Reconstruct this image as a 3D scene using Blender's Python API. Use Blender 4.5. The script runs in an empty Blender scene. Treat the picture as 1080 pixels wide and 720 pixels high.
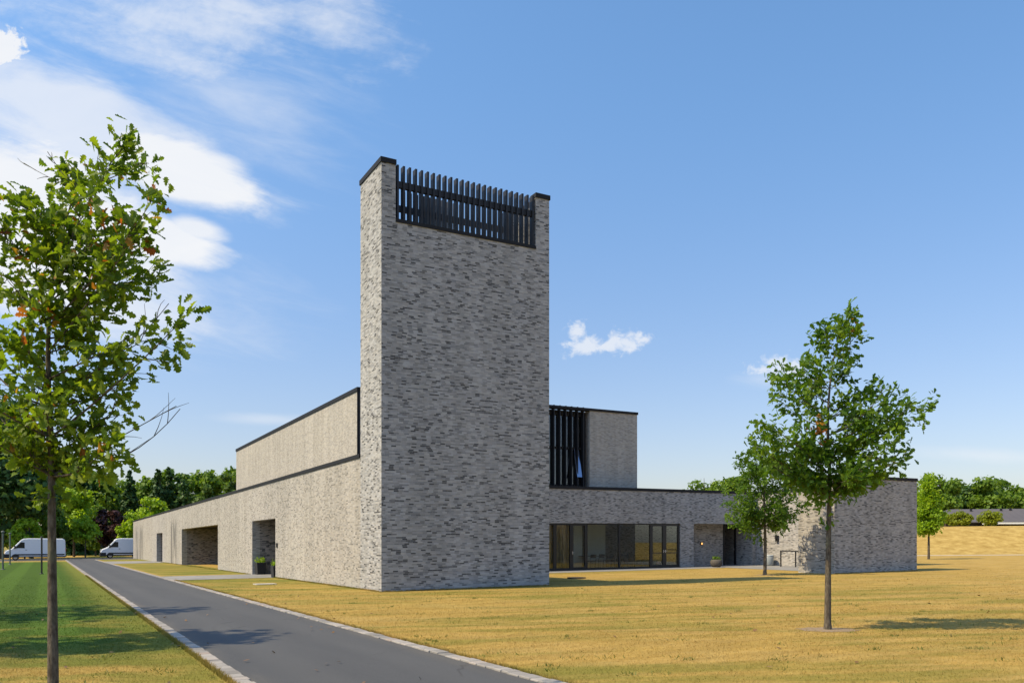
import bpy, math, random
import numpy as np
from mathutils import Vector, Matrix

random.seed(7)
RNG = np.random.default_rng(11)
sc = bpy.context.scene
COL = sc.collection

# ------------------------------------------------------------------ site
K = 0.0089                       # the site climbs gently to the right
TH = math.radians(29.46)         # direction of the building's front
CT, ST = math.cos(TH), math.sin(TH)
OX, OY = -4.44, 28.04            # front corner of the tower
F, CX, HOR = 870.0, 540.0, 571.6  # focal length in px of the 1080 px photograph
CAMZ = 1.65


def smooth(a, b, x):
    t = np.clip((np.asarray(x, float) - a) / (b - a), 0, 1)
    return t * t * (3 - 2 * t)


def ground(x, y):
    x = np.asarray(x, float); y = np.asarray(y, float)
    z = K * np.clip(x, -160, 160)
    bank = 3.05 * smooth(82, 97, y + 0.12 * (x - 45)) * smooth(18, 32, x)
    return z + bank


def G(x, y):
    return float(ground(x, y))


def W(b, a, z=0.0):              # building frame -> world
    x = OX + b * CT - a * ST; y = OY + b * ST + a * CT
    return Vector((x, y, K * x + z))


def b_at(px, a):                 # b of the point seen at column px on the plane a
    r = (px - CX) / F
    return (r * (OY + a * CT) - OX + a * ST) / (CT - r * ST)


def a_at(px, b):
    r = (px - CX) / F
    return (OX + b * CT - r * (OY + b * ST)) / (r * CT + ST)


def at(px, Y):                   # ground point seen at column px, Y metres deep
    return (px - CX) / F * Y


def z_at(py, x, Y):              # height above the site plane of a thing seen at row py
    return CAMZ + (HOR - py) * Y / F - K * x


# ------------------------------------------------------------------ tags
def tag(o, label=None, cat=None, group=None, kind=None):
    if label: o['label'] = label
    if cat: o['category'] = cat
    if group: o['group'] = group
    if kind: o['kind'] = kind
    return o


def empty(name, loc=(0, 0, 0), rz=0.0):
    o = bpy.data.objects.new(name, None)
    o.empty_display_size = 0.3
    COL.objects.link(o); o.location = loc; o.rotation_euler = (0, 0, rz)
    return o


def copy_tree(o, parent=None):
    c = o.copy(); COL.objects.link(c)
    if parent is not None: c.parent = parent
    for ch in list(o.children):
        copy_tree(ch, c)
    return c


# ------------------------------------------------------------------ mesh builder
class MB:
    def __init__(self):
        self.v = []; self.f = []; self.uv = []; self.sm = []

    def face(self, pts, uv=None, smooth=False):
        i = len(self.v)
        self.v += [tuple(p) for p in pts]
        self.f.append(tuple(range(i, i + len(pts))))
        if uv is None:
            p = [Vector(q) for q in pts]
            n = Vector((0, 0, 0))
            for k in range(len(p)):
                c, d = p[k], p[(k + 1) % len(p)]
                n += Vector(((c.y - d.y) * (c.z + d.z), (c.z - d.z) * (c.x + d.x), (c.x - d.x) * (c.y + d.y)))
            ax = max(range(3), key=lambda k: abs(n[k]))
            if ax == 0: uv = [(q.y, q.z) for q in p]
            elif ax == 1: uv = [(q.x + 37.3, q.z) for q in p]
            else: uv = [(q.x, q.y) for q in p]
        self.uv.append(uv); self.sm.append(smooth)

    def box(self, x0, x1, y0, y1, z0, z1, skip=''):
        if x0 > x1: x0, x1 = x1, x0
        if y0 > y1: y0, y1 = y1, y0
        A = [(x0, y0), (x1, y0), (x1, y1), (x0, y1)]
        if 'b' not in skip: self.face([(x, y, z0) for x, y in reversed(A)])
        if 't' not in skip: self.face([(x, y, z1) for x, y in A])
        for k in range(4):
            (ax, ay), (bx, by) = A[k], A[(k + 1) % 4]
            self.face([(ax, ay, z0), (bx, by, z0), (bx, by, z1), (ax, ay, z1)])
        return self

    def prism(self, prof, y0, y1):      # profile in x,z extruded along y
        n = len(prof)
        self.face([(x, y0, z) for x, z in prof])
        self.face([(x, y1, z) for x, z in reversed(prof)])
        for k in range(n):
            (ax, az), (bx, bz) = prof[k], prof[(k + 1) % n]
            self.face([(ax, y1, az), (bx, y1, bz), (bx, y0, bz), (ax, y0, az)])
        return self

    def tube(self, pts, rad, n=8, caps=True, smooth=True):
        pts = [Vector(p) for p in pts]
        if not hasattr(rad, '__len__'): rad = [rad] * len(pts)
        rings = []
        prev = None
        for i, p in enumerate(pts):
            d = (pts[min(i + 1, len(pts) - 1)] - pts[max(i - 1, 0)])
            if d.length < 1e-9: d = Vector((0, 0, 1))
            d.normalize()
            if prev is None:
                s = d.orthogonal().normalized()
            else:
                s = (prev - d * prev.dot(d))
                s = s.normalized() if s.length > 1e-6 else d.orthogonal().normalized()
            prev = s
            t = d.cross(s)
            rings.append([p + (s * math.cos(2 * math.pi * k / n) + t * math.sin(2 * math.pi * k / n)) * rad[i] for k in range(n)])
        L = 0.0
        base = len(self.v)
        for r in rings: self.v += [tuple(q) for q in r]
        for i in range(len(rings) - 1):
            dl = (pts[i + 1] - pts[i]).length
            for k in range(n):
                k2 = (k + 1) % n
                self.f.append((base + i * n + k, base + i * n + k2, base + (i + 1) * n + k2, base + (i + 1) * n + k))
                c = 2 * math.pi * max(rad[i], .01) / n
                self.uv.append([(k * c, L), ((k + 1) * c, L), ((k + 1) * c, L + dl), (k * c, L + dl)])
                self.sm.append(smooth)
            L += dl
        if caps:
            self.face(list(reversed(rings[0]))); self.face(rings[-1])
        return self

    def lathe(self, prof, n=16, c=(0, 0, 0), axis='z', smooth=True):   # prof: (r, h)
        base = len(self.v)
        for r, h in prof:
            for k in range(n):
                t = 2 * math.pi * k / n
                q = (r * math.cos(t), r * math.sin(t), h)
                if axis == 'y': q = (q[0], h, q[1])
                self.v.append((q[0] + c[0], q[1] + c[1], q[2] + c[2]))
        for i in range(len(prof) - 1):
            for k in range(n):
                k2 = (k + 1) % n
                idx = (base + i * n + k, base + i * n + k2, base + (i + 1) * n + k2, base + (i + 1) * n + k)
                if axis == 'y': idx = idx[::-1]
                self.f.append(idx); self.uv.append([(k, i), (k + 1, i), (k + 1, i + 1), (k, i + 1)]); self.sm.append(smooth)
        return self

    def build(self, name, mat, parent=None, shear=False, bevel=0.0, loc=None, rz=None, weld=False):
        me = bpy.data.meshes.new(name)
        v = self.v
        if shear:
            v = [(x, y, z + K * (x * CT - y * ST)) for x, y, z in v]
        me.from_pydata(v, [], self.f)
        ul = me.uv_layers.new(name='UVMap')
        flat = np.array([c for uv in self.uv for p in uv for c in p], dtype=np.float32)
        ul.data.foreach_set('uv', flat)
        me.polygons.foreach_set('use_smooth', np.array(self.sm, dtype=bool))
        me.materials.append(mat)
        me.update()
        if weld or bevel:
            import bmesh
            bm = bmesh.new(); bm.from_mesh(me)
            bmesh.ops.remove_doubles(bm, verts=bm.verts, dist=1e-5)
            bm.to_mesh(me); bm.free()
        o = bpy.data.objects.new(name, me); COL.objects.link(o)
        if parent is not None: o.parent = parent
        if loc is not None: o.location = loc
        if rz is not None: o.rotation_euler = (0, 0, rz)
        if bevel:
            m = o.modifiers.new('Bevel', 'BEVEL'); m.width = bevel; m.segments = 2; m.limit_method = 'ANGLE'
            m.angle_limit = math.radians(40)
        return o


def np_mesh(name, verts, faces, mat, parent=None, smooth=False, attr=None):
    """verts (n,3); faces (m,k) all the same size"""
    me = bpy.data.meshes.new(name)
    verts = np.asarray(verts, np.float32); faces = np.asarray(faces, np.int32)
    m, k = faces.shape
    me.vertices.add(len(verts)); me.vertices.foreach_set('co', verts.ravel())
    me.loops.add(m * k); me.loops.foreach_set('vertex_index', faces.ravel())
    me.polygons.add(m)
    me.polygons.foreach_set('loop_start', np.arange(0, m * k, k, dtype=np.int32))
    me.polygons.foreach_set('loop_total', np.full(m, k, dtype=np.int32))
    me.polygons.foreach_set('use_smooth', np.full(m, smooth, dtype=bool))
    if attr is not None:
        a = me.attributes.new('tint', 'FLOAT', 'FACE')
        a.data.foreach_set('value', np.asarray(attr, np.float32))
    me.materials.append(mat)
    me.update(); me.validate()
    o = bpy.data.objects.new(name, me); COL.objects.link(o)
    if parent is not None: o.parent = parent
    return o


# ------------------------------------------------------------------ node helper
class NT:
    def __init__(self, tree):
        self.t = tree; tree.nodes.clear()

    def n(self, typ, **kw):
        nd = self.t.nodes.new(typ)
        for k, v in kw.items(): setattr(nd, k, v)
        return nd

    def put(self, sock, val):
        if isinstance(val, V): self.t.links.new(val.s, sock)
        elif isinstance(val, bpy.types.NodeSocket): self.t.links.new(val, sock)
        else:
            try: sock.default_value = val
            except Exception:
                sock.default_value = tuple(val) + (1.0,) * (len(sock.default_value) - len(val))

    def math(self, op, a, b=0.0, c=0.0, clamp=False):
        nd = self.n('ShaderNodeMath', operation=op); nd.use_clamp = clamp
        self.put(nd.inputs[0], a); self.put(nd.inputs[1], b); self.put(nd.inputs[2], c)
        return V(self, nd.outputs[0])

    def ss(self, lo, hi, x):
        nd = self.n('ShaderNodeMapRange', interpolation_type='SMOOTHSTEP')
        self.put(nd.inputs[0], x); self.put(nd.inputs[1], lo); self.put(nd.inputs[2], hi)
        return V(self, nd.outputs[0])

    def lin(self, lo, hi, a, b, x):
        nd = self.n('ShaderNodeMapRange')
        self.put(nd.inputs[0], x)
        for i, q in enumerate((lo, hi, a, b)): self.put(nd.inputs[1 + i], q)
        return V(self, nd.outputs[0])

    def mix(self, f, a, b, mode='MIX'):
        nd = self.n('ShaderNodeMix', data_type='RGBA', blend_type=mode)
        self.put(nd.inputs[0], f)
        self.put(nd.inputs[6], a if not isinstance(a, tuple) else (*a[:3], 1)); self.put(nd.inputs[7], b if not isinstance(b, tuple) else (*b[:3], 1))
        return V(self, nd.outputs[2])

    def xyz(self, x, y, z=0.0):
        nd = self.n('ShaderNodeCombineXYZ')
        for i, q in enumerate((x, y, z)): self.put(nd.inputs[i], q)
        return V(self, nd.outputs[0])

    def sep(self, v):
        nd = self.n('ShaderNodeSeparateXYZ'); self.put(nd.inputs[0], v)
        return [V(self, o) for o in nd.outputs]

    def noise(self, vec, scale, detail=3.0, rough=0.55, dist=0.0):
        nd = self.n('ShaderNodeTexNoise')
        self.put(nd.inputs['Vector'], vec); nd.inputs['Scale'].default_value = scale
        nd.inputs['Detail'].default_value = detail; nd.inputs['Roughness'].default_value = rough
        nd.inputs['Distortion'].default_value = dist
        return V(self, nd.outputs[0])

    def white(self, vec):
        nd = self.n('ShaderNodeTexWhiteNoise', noise_dimensions='3D'); self.put(nd.inputs['Vector'], vec)
        return V(self, nd.outputs['Value'])

    def ramp(self, x, stops, const=False):
        nd = self.n('ShaderNodeValToRGB'); self.put(nd.inputs[0], x)
        cr = nd.color_ramp
        if const: cr.interpolation = 'CONSTANT'
        while len(cr.elements) < len(stops): cr.elements.new(0.5)
        for e, (p, c) in zip(cr.elements, stops): e.position = p; e.color = (*c, 1)
        return V(self, nd.outputs[0])

    def bump(self, h, strength=0.3, dist=0.02):
        nd = self.n('ShaderNodeBump'); nd.inputs['Strength'].default_value = strength; nd.inputs['Distance'].default_value = dist
        self.put(nd.inputs['Height'], h)
        return V(self, nd.outputs[0])

    def bsdf(self, color, rough=0.8, spec=0.3, metal=0.0, normal=None, **kw):
        nd = self.n('ShaderNodeBsdfPrincipled')
        self.put(nd.inputs['Base Color'], color if not isinstance(color, tuple) else (*color[:3], 1))
        self.put(nd.inputs['Roughness'], rough); self.put(nd.inputs['Specular IOR Level'], spec); self.put(nd.inputs['Metallic'], metal)
        if normal is not None: self.put(nd.inputs['Normal'], normal)
        for k, v in kw.items(): self.put(nd.inputs[k], v)
        return nd.outputs[0]

    def out(self, sh):
        o = self.n('ShaderNodeOutputMaterial'); self.t.links.new(sh, o.inputs[0])


class V:
    def __init__(self, nt, s): self.nt = nt; self.s = s
    def __add__(s, o): return s.nt.math('ADD', s, o)
    __radd__ = __add__
    def __sub__(s, o): return s.nt.math('SUBTRACT', s, o)
    def __rsub__(s, o): return s.nt.math('SUBTRACT', o, s)
    def __mul__(s, o): return s.nt.math('MULTIPLY', s, o)
    __rmul__ = __mul__
    def __truediv__(s, o): return s.nt.math('DIVIDE', s, o)


def mat(name):
    m = bpy.data.materials.new(name); m.use_nodes = True
    return m, NT(m.node_tree)


def simple(name, color, rough=0.6, spec=0.4, metal=0.0, var=0.12, scale=6.0):
    m, t = mat(name)
    tc = t.n('ShaderNodeTexCoord')
    n = t.noise(tc.outputs['Object'], scale, 4)
    c = t.mix(n, tuple(x * (1 - var) for x in color), tuple(min(1, x * (1 + var)) for x in color))
    t.out(t.bsdf(c, rough, spec, metal))
    return m


# ------------------------------------------------------------------ materials
def brick_material(name='grey_brick', dark_streaks=False, dark=0.0, tint=(1, 1, 1), soft=0.0):
    m, t = mat(name)
    uvn = t.n('ShaderNodeUVMap'); u, v, _ = t.sep(uvn.outputs[0])
    RH, RL = 0.055, 0.185
    rv = v / RH
    row = t.math('FLOOR', rv)
    sh = t.white(t.xyz(row, 3.7, 1.1))
    cu = u / RL + sh
    col = t.math('FLOOR', cu)
    r1 = t.white(t.xyz(col, row, 0.5))
    r2 = t.white(t.xyz(col, row, 7.5))
    clus = t.noise(t.xyz(u, v * 1.6, 0), 0.55, 2)
    clus2 = t.noise(t.xyz(u, v * 1.2, 5.0), 1.6, 2)
    r = r1 + (clus - 0.5) * 0.12 + (clus2 - 0.5) * 0.06 - dark * 1.0
    tone = t.ramp(r, [(0.0, (0.065, 0.065, 0.068)), (0.075, (0.085, 0.083, 0.083)), (0.105, (0.175, 0.17, 0.167)), (0.2, (0.25, 0.243, 0.236)),
                      (0.42, (0.345, 0.330, 0.315)), (0.7, (0.40, 0.382, 0.363)), (1.0, (0.50, 0.477, 0.452))])
    if soft: tone = t.mix(soft, tone, (0.335, 0.32, 0.305))
    warm = t.mix(r2, (0.97, 0.99, 1.03), (1.02, 1.0, 0.97))
    c = t.mix(1.0, tone, warm, 'MULTIPLY')
    c = t.mix(1.0, c, tint, 'MULTIPLY')
    fv = t.math('FRACT', rv); fu = t.math('FRACT', cu)
    mv = t.math('LESS_THAN', fv, 0.17); mu = t.math('LESS_THAN', fu, 0.03)
    mort = t.math('MAXIMUM', mv, mu)
    c = t.mix(mort * 0.8, c, (0.42, 0.405, 0.388))
    big = t.noise(t.xyz(u, v, 2.0), 0.16, 4, 0.6)
    c = t.mix(1.0, c, t.mix(big, (0.88, 0.89, 0.9), (1.1, 1.09, 1.07)), 'MULTIPLY')
    rain = t.noise(t.xyz(u * 1.0, v * 0.07, 4.0), 1.7, 4, 0.65)
    c = t.mix(1.0, c, t.mix(t.ss(0.35, 0.65, rain), (0.90, 0.90, 0.89), (1.05, 1.05, 1.05)), 'MULTIPLY')
    foot = t.ss(0.9, 0.0, v + clus2 * 0.5)
    c = t.mix(foot * 0.22, c, (0.40, 0.41, 0.42))
    if dark_streaks:  # dark vertical streaks on two stretches of wall, fading towards the top
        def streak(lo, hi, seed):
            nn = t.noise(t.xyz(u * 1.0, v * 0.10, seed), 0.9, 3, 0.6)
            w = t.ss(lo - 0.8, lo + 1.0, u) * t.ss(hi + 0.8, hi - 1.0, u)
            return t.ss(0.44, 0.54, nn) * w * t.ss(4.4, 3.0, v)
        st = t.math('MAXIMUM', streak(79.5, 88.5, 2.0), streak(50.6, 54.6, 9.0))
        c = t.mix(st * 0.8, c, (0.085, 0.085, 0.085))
    h = (1.0 - mort) * (0.6 + 0.4 * r2)
    t.out(t.bsdf(c, 0.9, 0.2, normal=t.bump(h, 0.35, 0.008)))
    return m


def leaf_material(name, cols, trans=0.35, autumn=None, rough=0.55, nscale=0.9, island=True):
    m, t = mat(name)
    g = t.n('ShaderNodeNewGeometry'); tc = t.n('ShaderNodeTexCoord')
    r = V(t, g.outputs['Random Per Island'])
    n = t.noise(tc.outputs['Object'], nscale, 3)
    x = (r * 0.6 + n * 0.9) - 0.25
    c = t.ramp(x, [(0.05, cols[0]), (0.5, cols[1]), (0.95, cols[2])])
    if autumn:
        nn = t.noise(tc.outputs['Object'], autumn[1], 2)
        k = t.math('GREATER_THAN', r + (nn - 0.5) * 1.2, autumn[0])
        c = t.mix(k, c, t.mix(t.white(t.xyz(r, 2.0, 1.0)), (0.30, 0.075, 0.02), (0.30, 0.19, 0.03)))
    b = t.bsdf(c, rough, 0.35)
    if trans > 0:
        tr = t.n('ShaderNodeBsdfTranslucent')
        t.put(tr.inputs[0], t.mix(1.0, c, (1.5, 1.45, 0.7), 'MULTIPLY'))
        mx = t.n('ShaderNodeMixShader'); mx.inputs[0].default_value = trans
        t.t.links.new(b, mx.inputs[1]); t.t.links.new(tr.outputs[0], mx.inputs[2])
        t.out(mx.outputs[0])
    else:
        t.out(b)
    return m


def bark_material(name, c0, c1, scale=6):
    m, t = mat(name)
    tc = t.n('ShaderNodeTexCoord')
    x, y, z = t.sep(tc.outputs['Object'])
    n = t.noise(t.xyz(x * 5, y * 5, z * 1.6), scale, 5, 0.65)
    n2 = t.noise(tc.outputs['Object'], 2.2, 3)
    c = t.mix(t.ss(0.3, 0.7, n), c0, c1)
    c = t.mix(t.ss(0.52, 0.68, n2) * 0.7, c, (0.12, 0.125, 0.08))
    t.out(t.bsdf(c, 0.92, 0.15, normal=t.bump(n, 0.8, 0.02)))
    return m


def lawn_color(t, blades=False):
    g = t.n('ShaderNodeNewGeometry')
    x, y, z = t.sep(g.outputs['Position'])
    b = (x - OX) * CT + (y - OY) * ST
    a = (y - OY) * CT - (x - OX) * ST
    P = t.xyz(x, y, 0)
    n_big = t.noise(P, 0.13, 4, 0.6)
    n_mid = t.noise(t.xyz(x * 0.55, y, 0), 0.75, 4, 0.65)
    n_fine = t.noise(P, 7.0, 4, 0.7)
    n_str = t.noise(t.xyz(x * 0.16 + y * 0.05, y * 0.9 - x * 0.12, 3.0), 0.9, 5, 0.68)
    dry = t.mix(n_fine, (0.315, 0.203, 0.050), (0.475, 0.333, 0.104))
    dry = t.mix(t.ss(0.42, 0.7, n_mid) * 0.5, dry, (0.47, 0.325, 0.135))
    olive = t.mix(n_fine, (0.125, 0.125, 0.022), (0.27, 0.235, 0.05))
    green = t.mix(n_fine, (0.032, 0.072, 0.009), (0.092, 0.155, 0.022))
    n_s2 = t.noise(t.xyz(b * 0.30, a * 1.5, 8.0), 1.5, 5, 0.7)
    dry = t.mix(t.ss(0.40, 0.62, n_s2), t.mix(1.0, dry, (0.85, 0.845, 0.82), 'MULTIPLY'), t.mix(1.0, dry, (1.07, 1.07, 1.07), 'MULTIPLY'))
    # right-hand lawn: dry with olive drifts
    f = t.ss(0.46, 0.60, n_str * 0.7 + n_big * 0.3) * 0.78 + t.ss(0.50, 0.66, n_mid) * 0.18
    f = f + t.ss(-5.0, -2.0, b) * t.ss(15, -2, a) * t.ss(-14, -1.0, a) * t.ss(14, 2, b) * 0.30 * t.ss(0.35, 0.55, n_mid)
    f = f * t.ss(60, 20, y + 0.3 * x) + t.ss(7.5, 9.8, a) * t.ss(12.5, 10.5, a) * t.ss(6.0, 9.0, b) * t.ss(32, 18, b) * 0.35
    # strip between road and long wall
    strip = t.ss(-4.6, -4.3, b) * t.ss(1.0, 0.6, b) * t.ss(-1.0, 14.0, a + (n_mid - 0.5) * 14.0)
    f2 = strip * (0.25 + 0.75 * t.ss(0.36, 0.56, n_str))
    # left lawn
    left = t.ss(-7.9, -8.1, b)
    lawn = t.mix(t.math('MINIMUM', f, 1.0), dry, olive)
    sc_ = t.mix(t.ss(0.4, 0.6, n_mid), olive, t.mix(0.5, green, olive))
    lawn = t.mix(f2, lawn, sc_)
    stripe = t.ss(-0.3, 0.3, t.math('SINE', b * (2 * math.pi / 1.7)))
    gr = t.mix(1.0, green, t.mix(stripe, (0.86, 0.87, 0.85), (1.10, 1.10, 1.12)), 'MULTIPLY')
    edge = t.ss(9.6, 14.6, y + (n_mid - 0.5) * 5.0 + (b + 8.0) * -0.10)
    dl = t.mix(t.ss(0.38, 0.6, n_mid), dry, olive)
    gr2 = t.mix(t.ss(0.50, 0.70, n_mid) * t.ss(30, 14, y), gr, olive)
    ll = t.mix(edge, dl, gr2)
    ll = t.mix(t.ss(-9.2, -8.2, b + (n_mid - 0.5) * 1.2) * 0.55, ll, olive)
    ll = t.mix(t.ss(70, 86, a), ll, dry)
    ll = t.mix(t.ss(-20.5, -24.5, b) * t.ss(30, 60, a) * 0.8, ll, olive)
    c = t.mix(left, lawn, ll)
    # bank: coarser, straw coloured
    nb = t.noise(P, 0.9, 4, 0.7)
    bank = t.mix(t.ss(0.25, 0.75, nb), (0.30, 0.195, 0.052), (0.50, 0.36, 0.125))
    c = t.mix(t.ss(78, 84, y + 0.12 * (x - 45)) * t.ss(14, 20, x), c, bank)
    return c, n_fine, P


def lawn_material():
    m, t = mat('dry_lawn')
    c, nf, P = lawn_color(t)
    n2 = t.noise(P, 28.0, 3, 0.7)
    c = t.mix(1.0, c, t.mix(n2, (0.72, 0.72, 0.7), (1.22, 1.22, 1.22)), 'MULTIPLY')
    t.out(t.bsdf(c, 0.95, 0.1, normal=t.bump(n2 + nf, 0.6, 0.04)))
    return m


def blade_material():
    m, t = mat('grass_blades')
    c, nf, P = lawn_color(t)
    g = t.n('ShaderNodeNewGeometry')
    r = V(t, g.outputs['Random Per Island'])
    c = t.mix(1.0, c, t.mix(r, (0.78, 0.8, 0.74), (1.25, 1.22, 1.2)), 'MULTIPLY')
    b = t.bsdf(c, 0.8, 0.15)
    tr = t.n('ShaderNodeBsdfTranslucent'); t.put(tr.inputs[0], c)
    mx = t.n('ShaderNodeMixShader'); mx.inputs[0].default_value = 0.3
    t.t.links.new(b, mx.inputs[1]); t.t.links.new(tr.outputs[0], mx.inputs[2])
    t.out(mx.outputs[0])
    return m


def asphalt_material():
    m, t = mat('asphalt')
    g = t.n('ShaderNodeNewGeometry'); P = g.outputs['Position']
    x, y, z = t.sep(P)
    b = (x - OX) * CT + (y - OY) * ST
    a = (y - OY) * CT - (x - OX) * ST
    n = t.noise(P, 45, 3, 0.7); n2 = t.noise(t.xyz(b * 1.6, a * 0.25, 0), 0.9, 4, 0.6); n3 = t.noise(P, 160, 2)
    c = t.mix(n, (0.038, 0.041, 0.047), (0.092, 0.096, 0.104))
    c = t.mix(1.0, c, t.mix(n2, (0.8, 0.8, 0.82), (1.22, 1.2, 1.18)), 'MULTIPLY')
    sp = t.math('GREATER_THAN', n3, 0.68)
    c = t.mix(sp * 0.5, c, (0.17, 0.17, 0.17))
    vo = t.n('ShaderNodeTexVoronoi', feature='DISTANCE_TO_EDGE'); t.put(vo.inputs['Vector'], t.xyz(x + n2 * .8, y * .6 + n2 * 1.2, 0)); vo.inputs['Scale'].default_value = .33
    crack = t.math('LESS_THAN', V(t, vo.outputs[0]), .006) * t.ss(.5, .6, n2)
    c = t.mix(crack * .55, c, (0.03, 0.03, 0.032))
    edge = t.ss(1.05, 1.5, t.math('ABSOLUTE', b + 6.33))
    c = t.mix(edge * t.ss(.4, .65, n2) * .35, c, (0.15, 0.13, 0.10))
    track = t.math('ABSOLUTE', t.math('ABSOLUTE', b + 6.25) - 0.75)
    c = t.mix(t.ss(0.45, 0.1, track) * 0.22, c, (0.10, 0.101, 0.104))
    t.out(t.bsdf(c, 0.85, 0.3, normal=t.bump(n + n3, 0.5, 0.006)))
    return m


def stone_material():
    m, t = mat('granite_setts')
    g = t.n('ShaderNodeNewGeometry')
    r = V(t, g.outputs['Random Per Island'])
    n = t.noise(g.outputs['Position'], 35, 4, 0.7)
    c = t.ramp(r, [(0, (0.20, 0.19, 0.18)), (0.5, (0.29, 0.275, 0.262)), (0.8, (0.36, 0.335, 0.315)), (1, (0.29, 0.24, 0.215))])
    c = t.mix(1.0, c, t.mix(n, (0.75, 0.75, 0.75), (1.15, 1.15, 1.15)), 'MULTIPLY')
    t.out(t.bsdf(c, 0.85, 0.25, normal=t.bump(n, 0.5, 0.006)))
    return m


def paving_material():
    m, t = mat('concrete_paving')
    uvn = t.n('ShaderNodeUVMap'); u, v, _ = t.sep(uvn.outputs[0])
    cu = u / 0.6; cv = v / 0.6
    col = t.math('FLOOR', cu); row = t.math('FLOOR', cv)
    r = t.white(t.xyz(col, row, 0))
    j = t.math('MAXIMUM', t.math('LESS_THAN', t.math('FRACT', cu), 0.02), t.math('LESS_THAN', t.math('FRACT', cv), 0.02))
    n = t.noise(t.xyz(u, v, 0), 9, 4)
    c = t.mix(r, (0.21, 0.206, 0.20), (0.27, 0.262, 0.255))
    c = t.mix(1.0, c, t.mix(n, (0.85, 0.85, 0.85), (1.1, 1.1, 1.1)), 'MULTIPLY')
    c = t.mix(j * 0.7, c, (0.1, 0.1, 0.09))
    t.out(t.bsdf(c, 0.85, 0.25))
    return m


def glass_material(name='window_glass', tint=(0.80, 0.84, 0.83), base=0.0):
    m, t = mat(name)
    tr = t.n('ShaderNodeBsdfTransparent'); tr.inputs[0].default_value = (*tint, 1)
    gl = t.n('ShaderNodeBsdfGlossy'); gl.inputs['Roughness'].default_value = 0.01; gl.inputs[0].default_value = (0.9, 0.93, 0.95, 1)
    lw = t.n('ShaderNodeFresnel'); lw.inputs[0].default_value = 1.5
    f = t.math('ADD', V(t, lw.outputs[0]) * 1.0, base * 0.4)
    mx = t.n('ShaderNodeMixShader'); t.put(mx.inputs[0], f)
    t.t.links.new(tr.outputs[0], mx.inputs[1]); t.t.links.new(gl.outputs[0], mx.inputs[2])
    t.out(mx.outputs[0])
    return m


def emit_material(name, color, strength):
    m, t = mat(name)
    e = t.n('ShaderNodeEmission'); e.inputs[0].default_value = (*color, 1); e.inputs[1].default_value = strength
    t.out(e.outputs[0])
    return m


def roof_far_material():
    m, t = mat('grey_roofing')
    tc = t.n('ShaderNodeTexCoord')
    x, y, z = t.sep(tc.outputs['Object'])
    s = t.math('FRACT', x / 0.9)
    n = t.noise(tc.outputs['Object'], 0.5, 4)
    c = t.mix(n, (0.085, 0.078, 0.085), (0.12, 0.11, 0.115))
    c = t.mix(t.math('LESS_THAN', s, 0.06) * 0.5, c, (0.06, 0.055, 0.06))
    t.out(t.bsdf(c, 0.7, 0.3))
    return m


M = {}
M['brick'] = brick_material('grey_brick', False, .0, (.85, .89, .96), .06)
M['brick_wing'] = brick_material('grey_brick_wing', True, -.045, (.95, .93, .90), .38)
M['brick_nave'] = brick_material('grey_brick_nave', False, -.15, (1.03, 1.0, .94), .45)
M['brick_shade'] = brick_material('shade_tinted_brick_passage', False, .04, (.66, .61, .585))  # same grey brick, tinted down to carry the shade of the passages
M['brick_in'] = brick_material('grey_brick_inside', False, -.01, (.90, .90, .91), .15)
M['metal'] = simple('black_zinc', (0.014, 0.014, 0.016), 0.65, 0.25, 0.0, 0.2, 3)
M['fin'] = simple('anthracite_steel', (0.018, 0.018, 0.021), 0.5, 0.35, 0.0, 0.2, 3)
M['frame'] = simple('black_window_frame', (0.012, 0.013, 0.015), 0.4, 0.5)
M['roof'] = simple('bitumen_roof', (0.06, 0.06, 0.062), 0.9, 0.2)
M['glass'] = glass_material()
M['glass_dark'] = glass_material('dark_glass', (0.25, 0.28, 0.32), 0.25)
M['concrete'] = simple('pale_concrete', (0.42, 0.40, 0.37), 0.9, 0.2, 0, 0.15, 8)
M['plaster'] = simple('white_plaster', (0.68, 0.68, 0.64), 0.9, 0.2)
M['oak'] = simple('slatted_oak', (0.42, 0.27, 0.10), 0.6, 0.3, 0, 0.25, 5)
M['floor_in'] = simple('indoor_floor', (0.45, 0.44, 0.40), 0.6, 0.4)
M['dark'] = simple('dark_furniture', (0.03, 0.03, 0.032), 0.5, 0.4)
M['steel'] = simple('brushed_steel', (0.55, 0.55, 0.55), 0.3, 0.5, 0.9)
M['lamp'] = emit_material('warm_lamp', (1.0, 0.50, 0.15), 1.5)
M['lawn'] = lawn_material(); M['blade'] = blade_material()
M['asphalt'] = asphalt_material(); M['sett'] = stone_material(); M['paving'] = paving_material()
M['soil'] = simple('bare_soil', (0.25, 0.19, 0.13), 0.95, 0.1, 0, 0.4, 14)
M['bark'] = bark_material('oak_bark', (0.05, 0.040, 0.030), (0.15, 0.128, 0.10))
M['bark2'] = bark_material('dark_bark', (0.05, 0.04, 0.03), (0.13, 0.105, 0.08))
M['oak_near'] = leaf_material('oak_leaf_near', [(0.055, 0.115, 0.010), (0.13, 0.21, 0.014), (0.24, 0.31, 0.022)], 0.5, (1.03, 1.3))
M['oak_mid'] = leaf_material('oak_leaf_mid', [(0.036, 0.10, 0.010), (0.085, 0.175, 0.014), (0.165, 0.26, 0.02)], 0.46)
M['orange'] = leaf_material('orange_leaf', [(0.30, 0.10, 0.02), (0.42, 0.17, 0.02), (0.45, 0.24, 0.03)], 0.4)
M['weed'] = leaf_material('weed_leaves', [(0.04, 0.08, 0.012), (0.09, 0.13, 0.02), (0.16, 0.19, 0.03)], 0.3)
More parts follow.
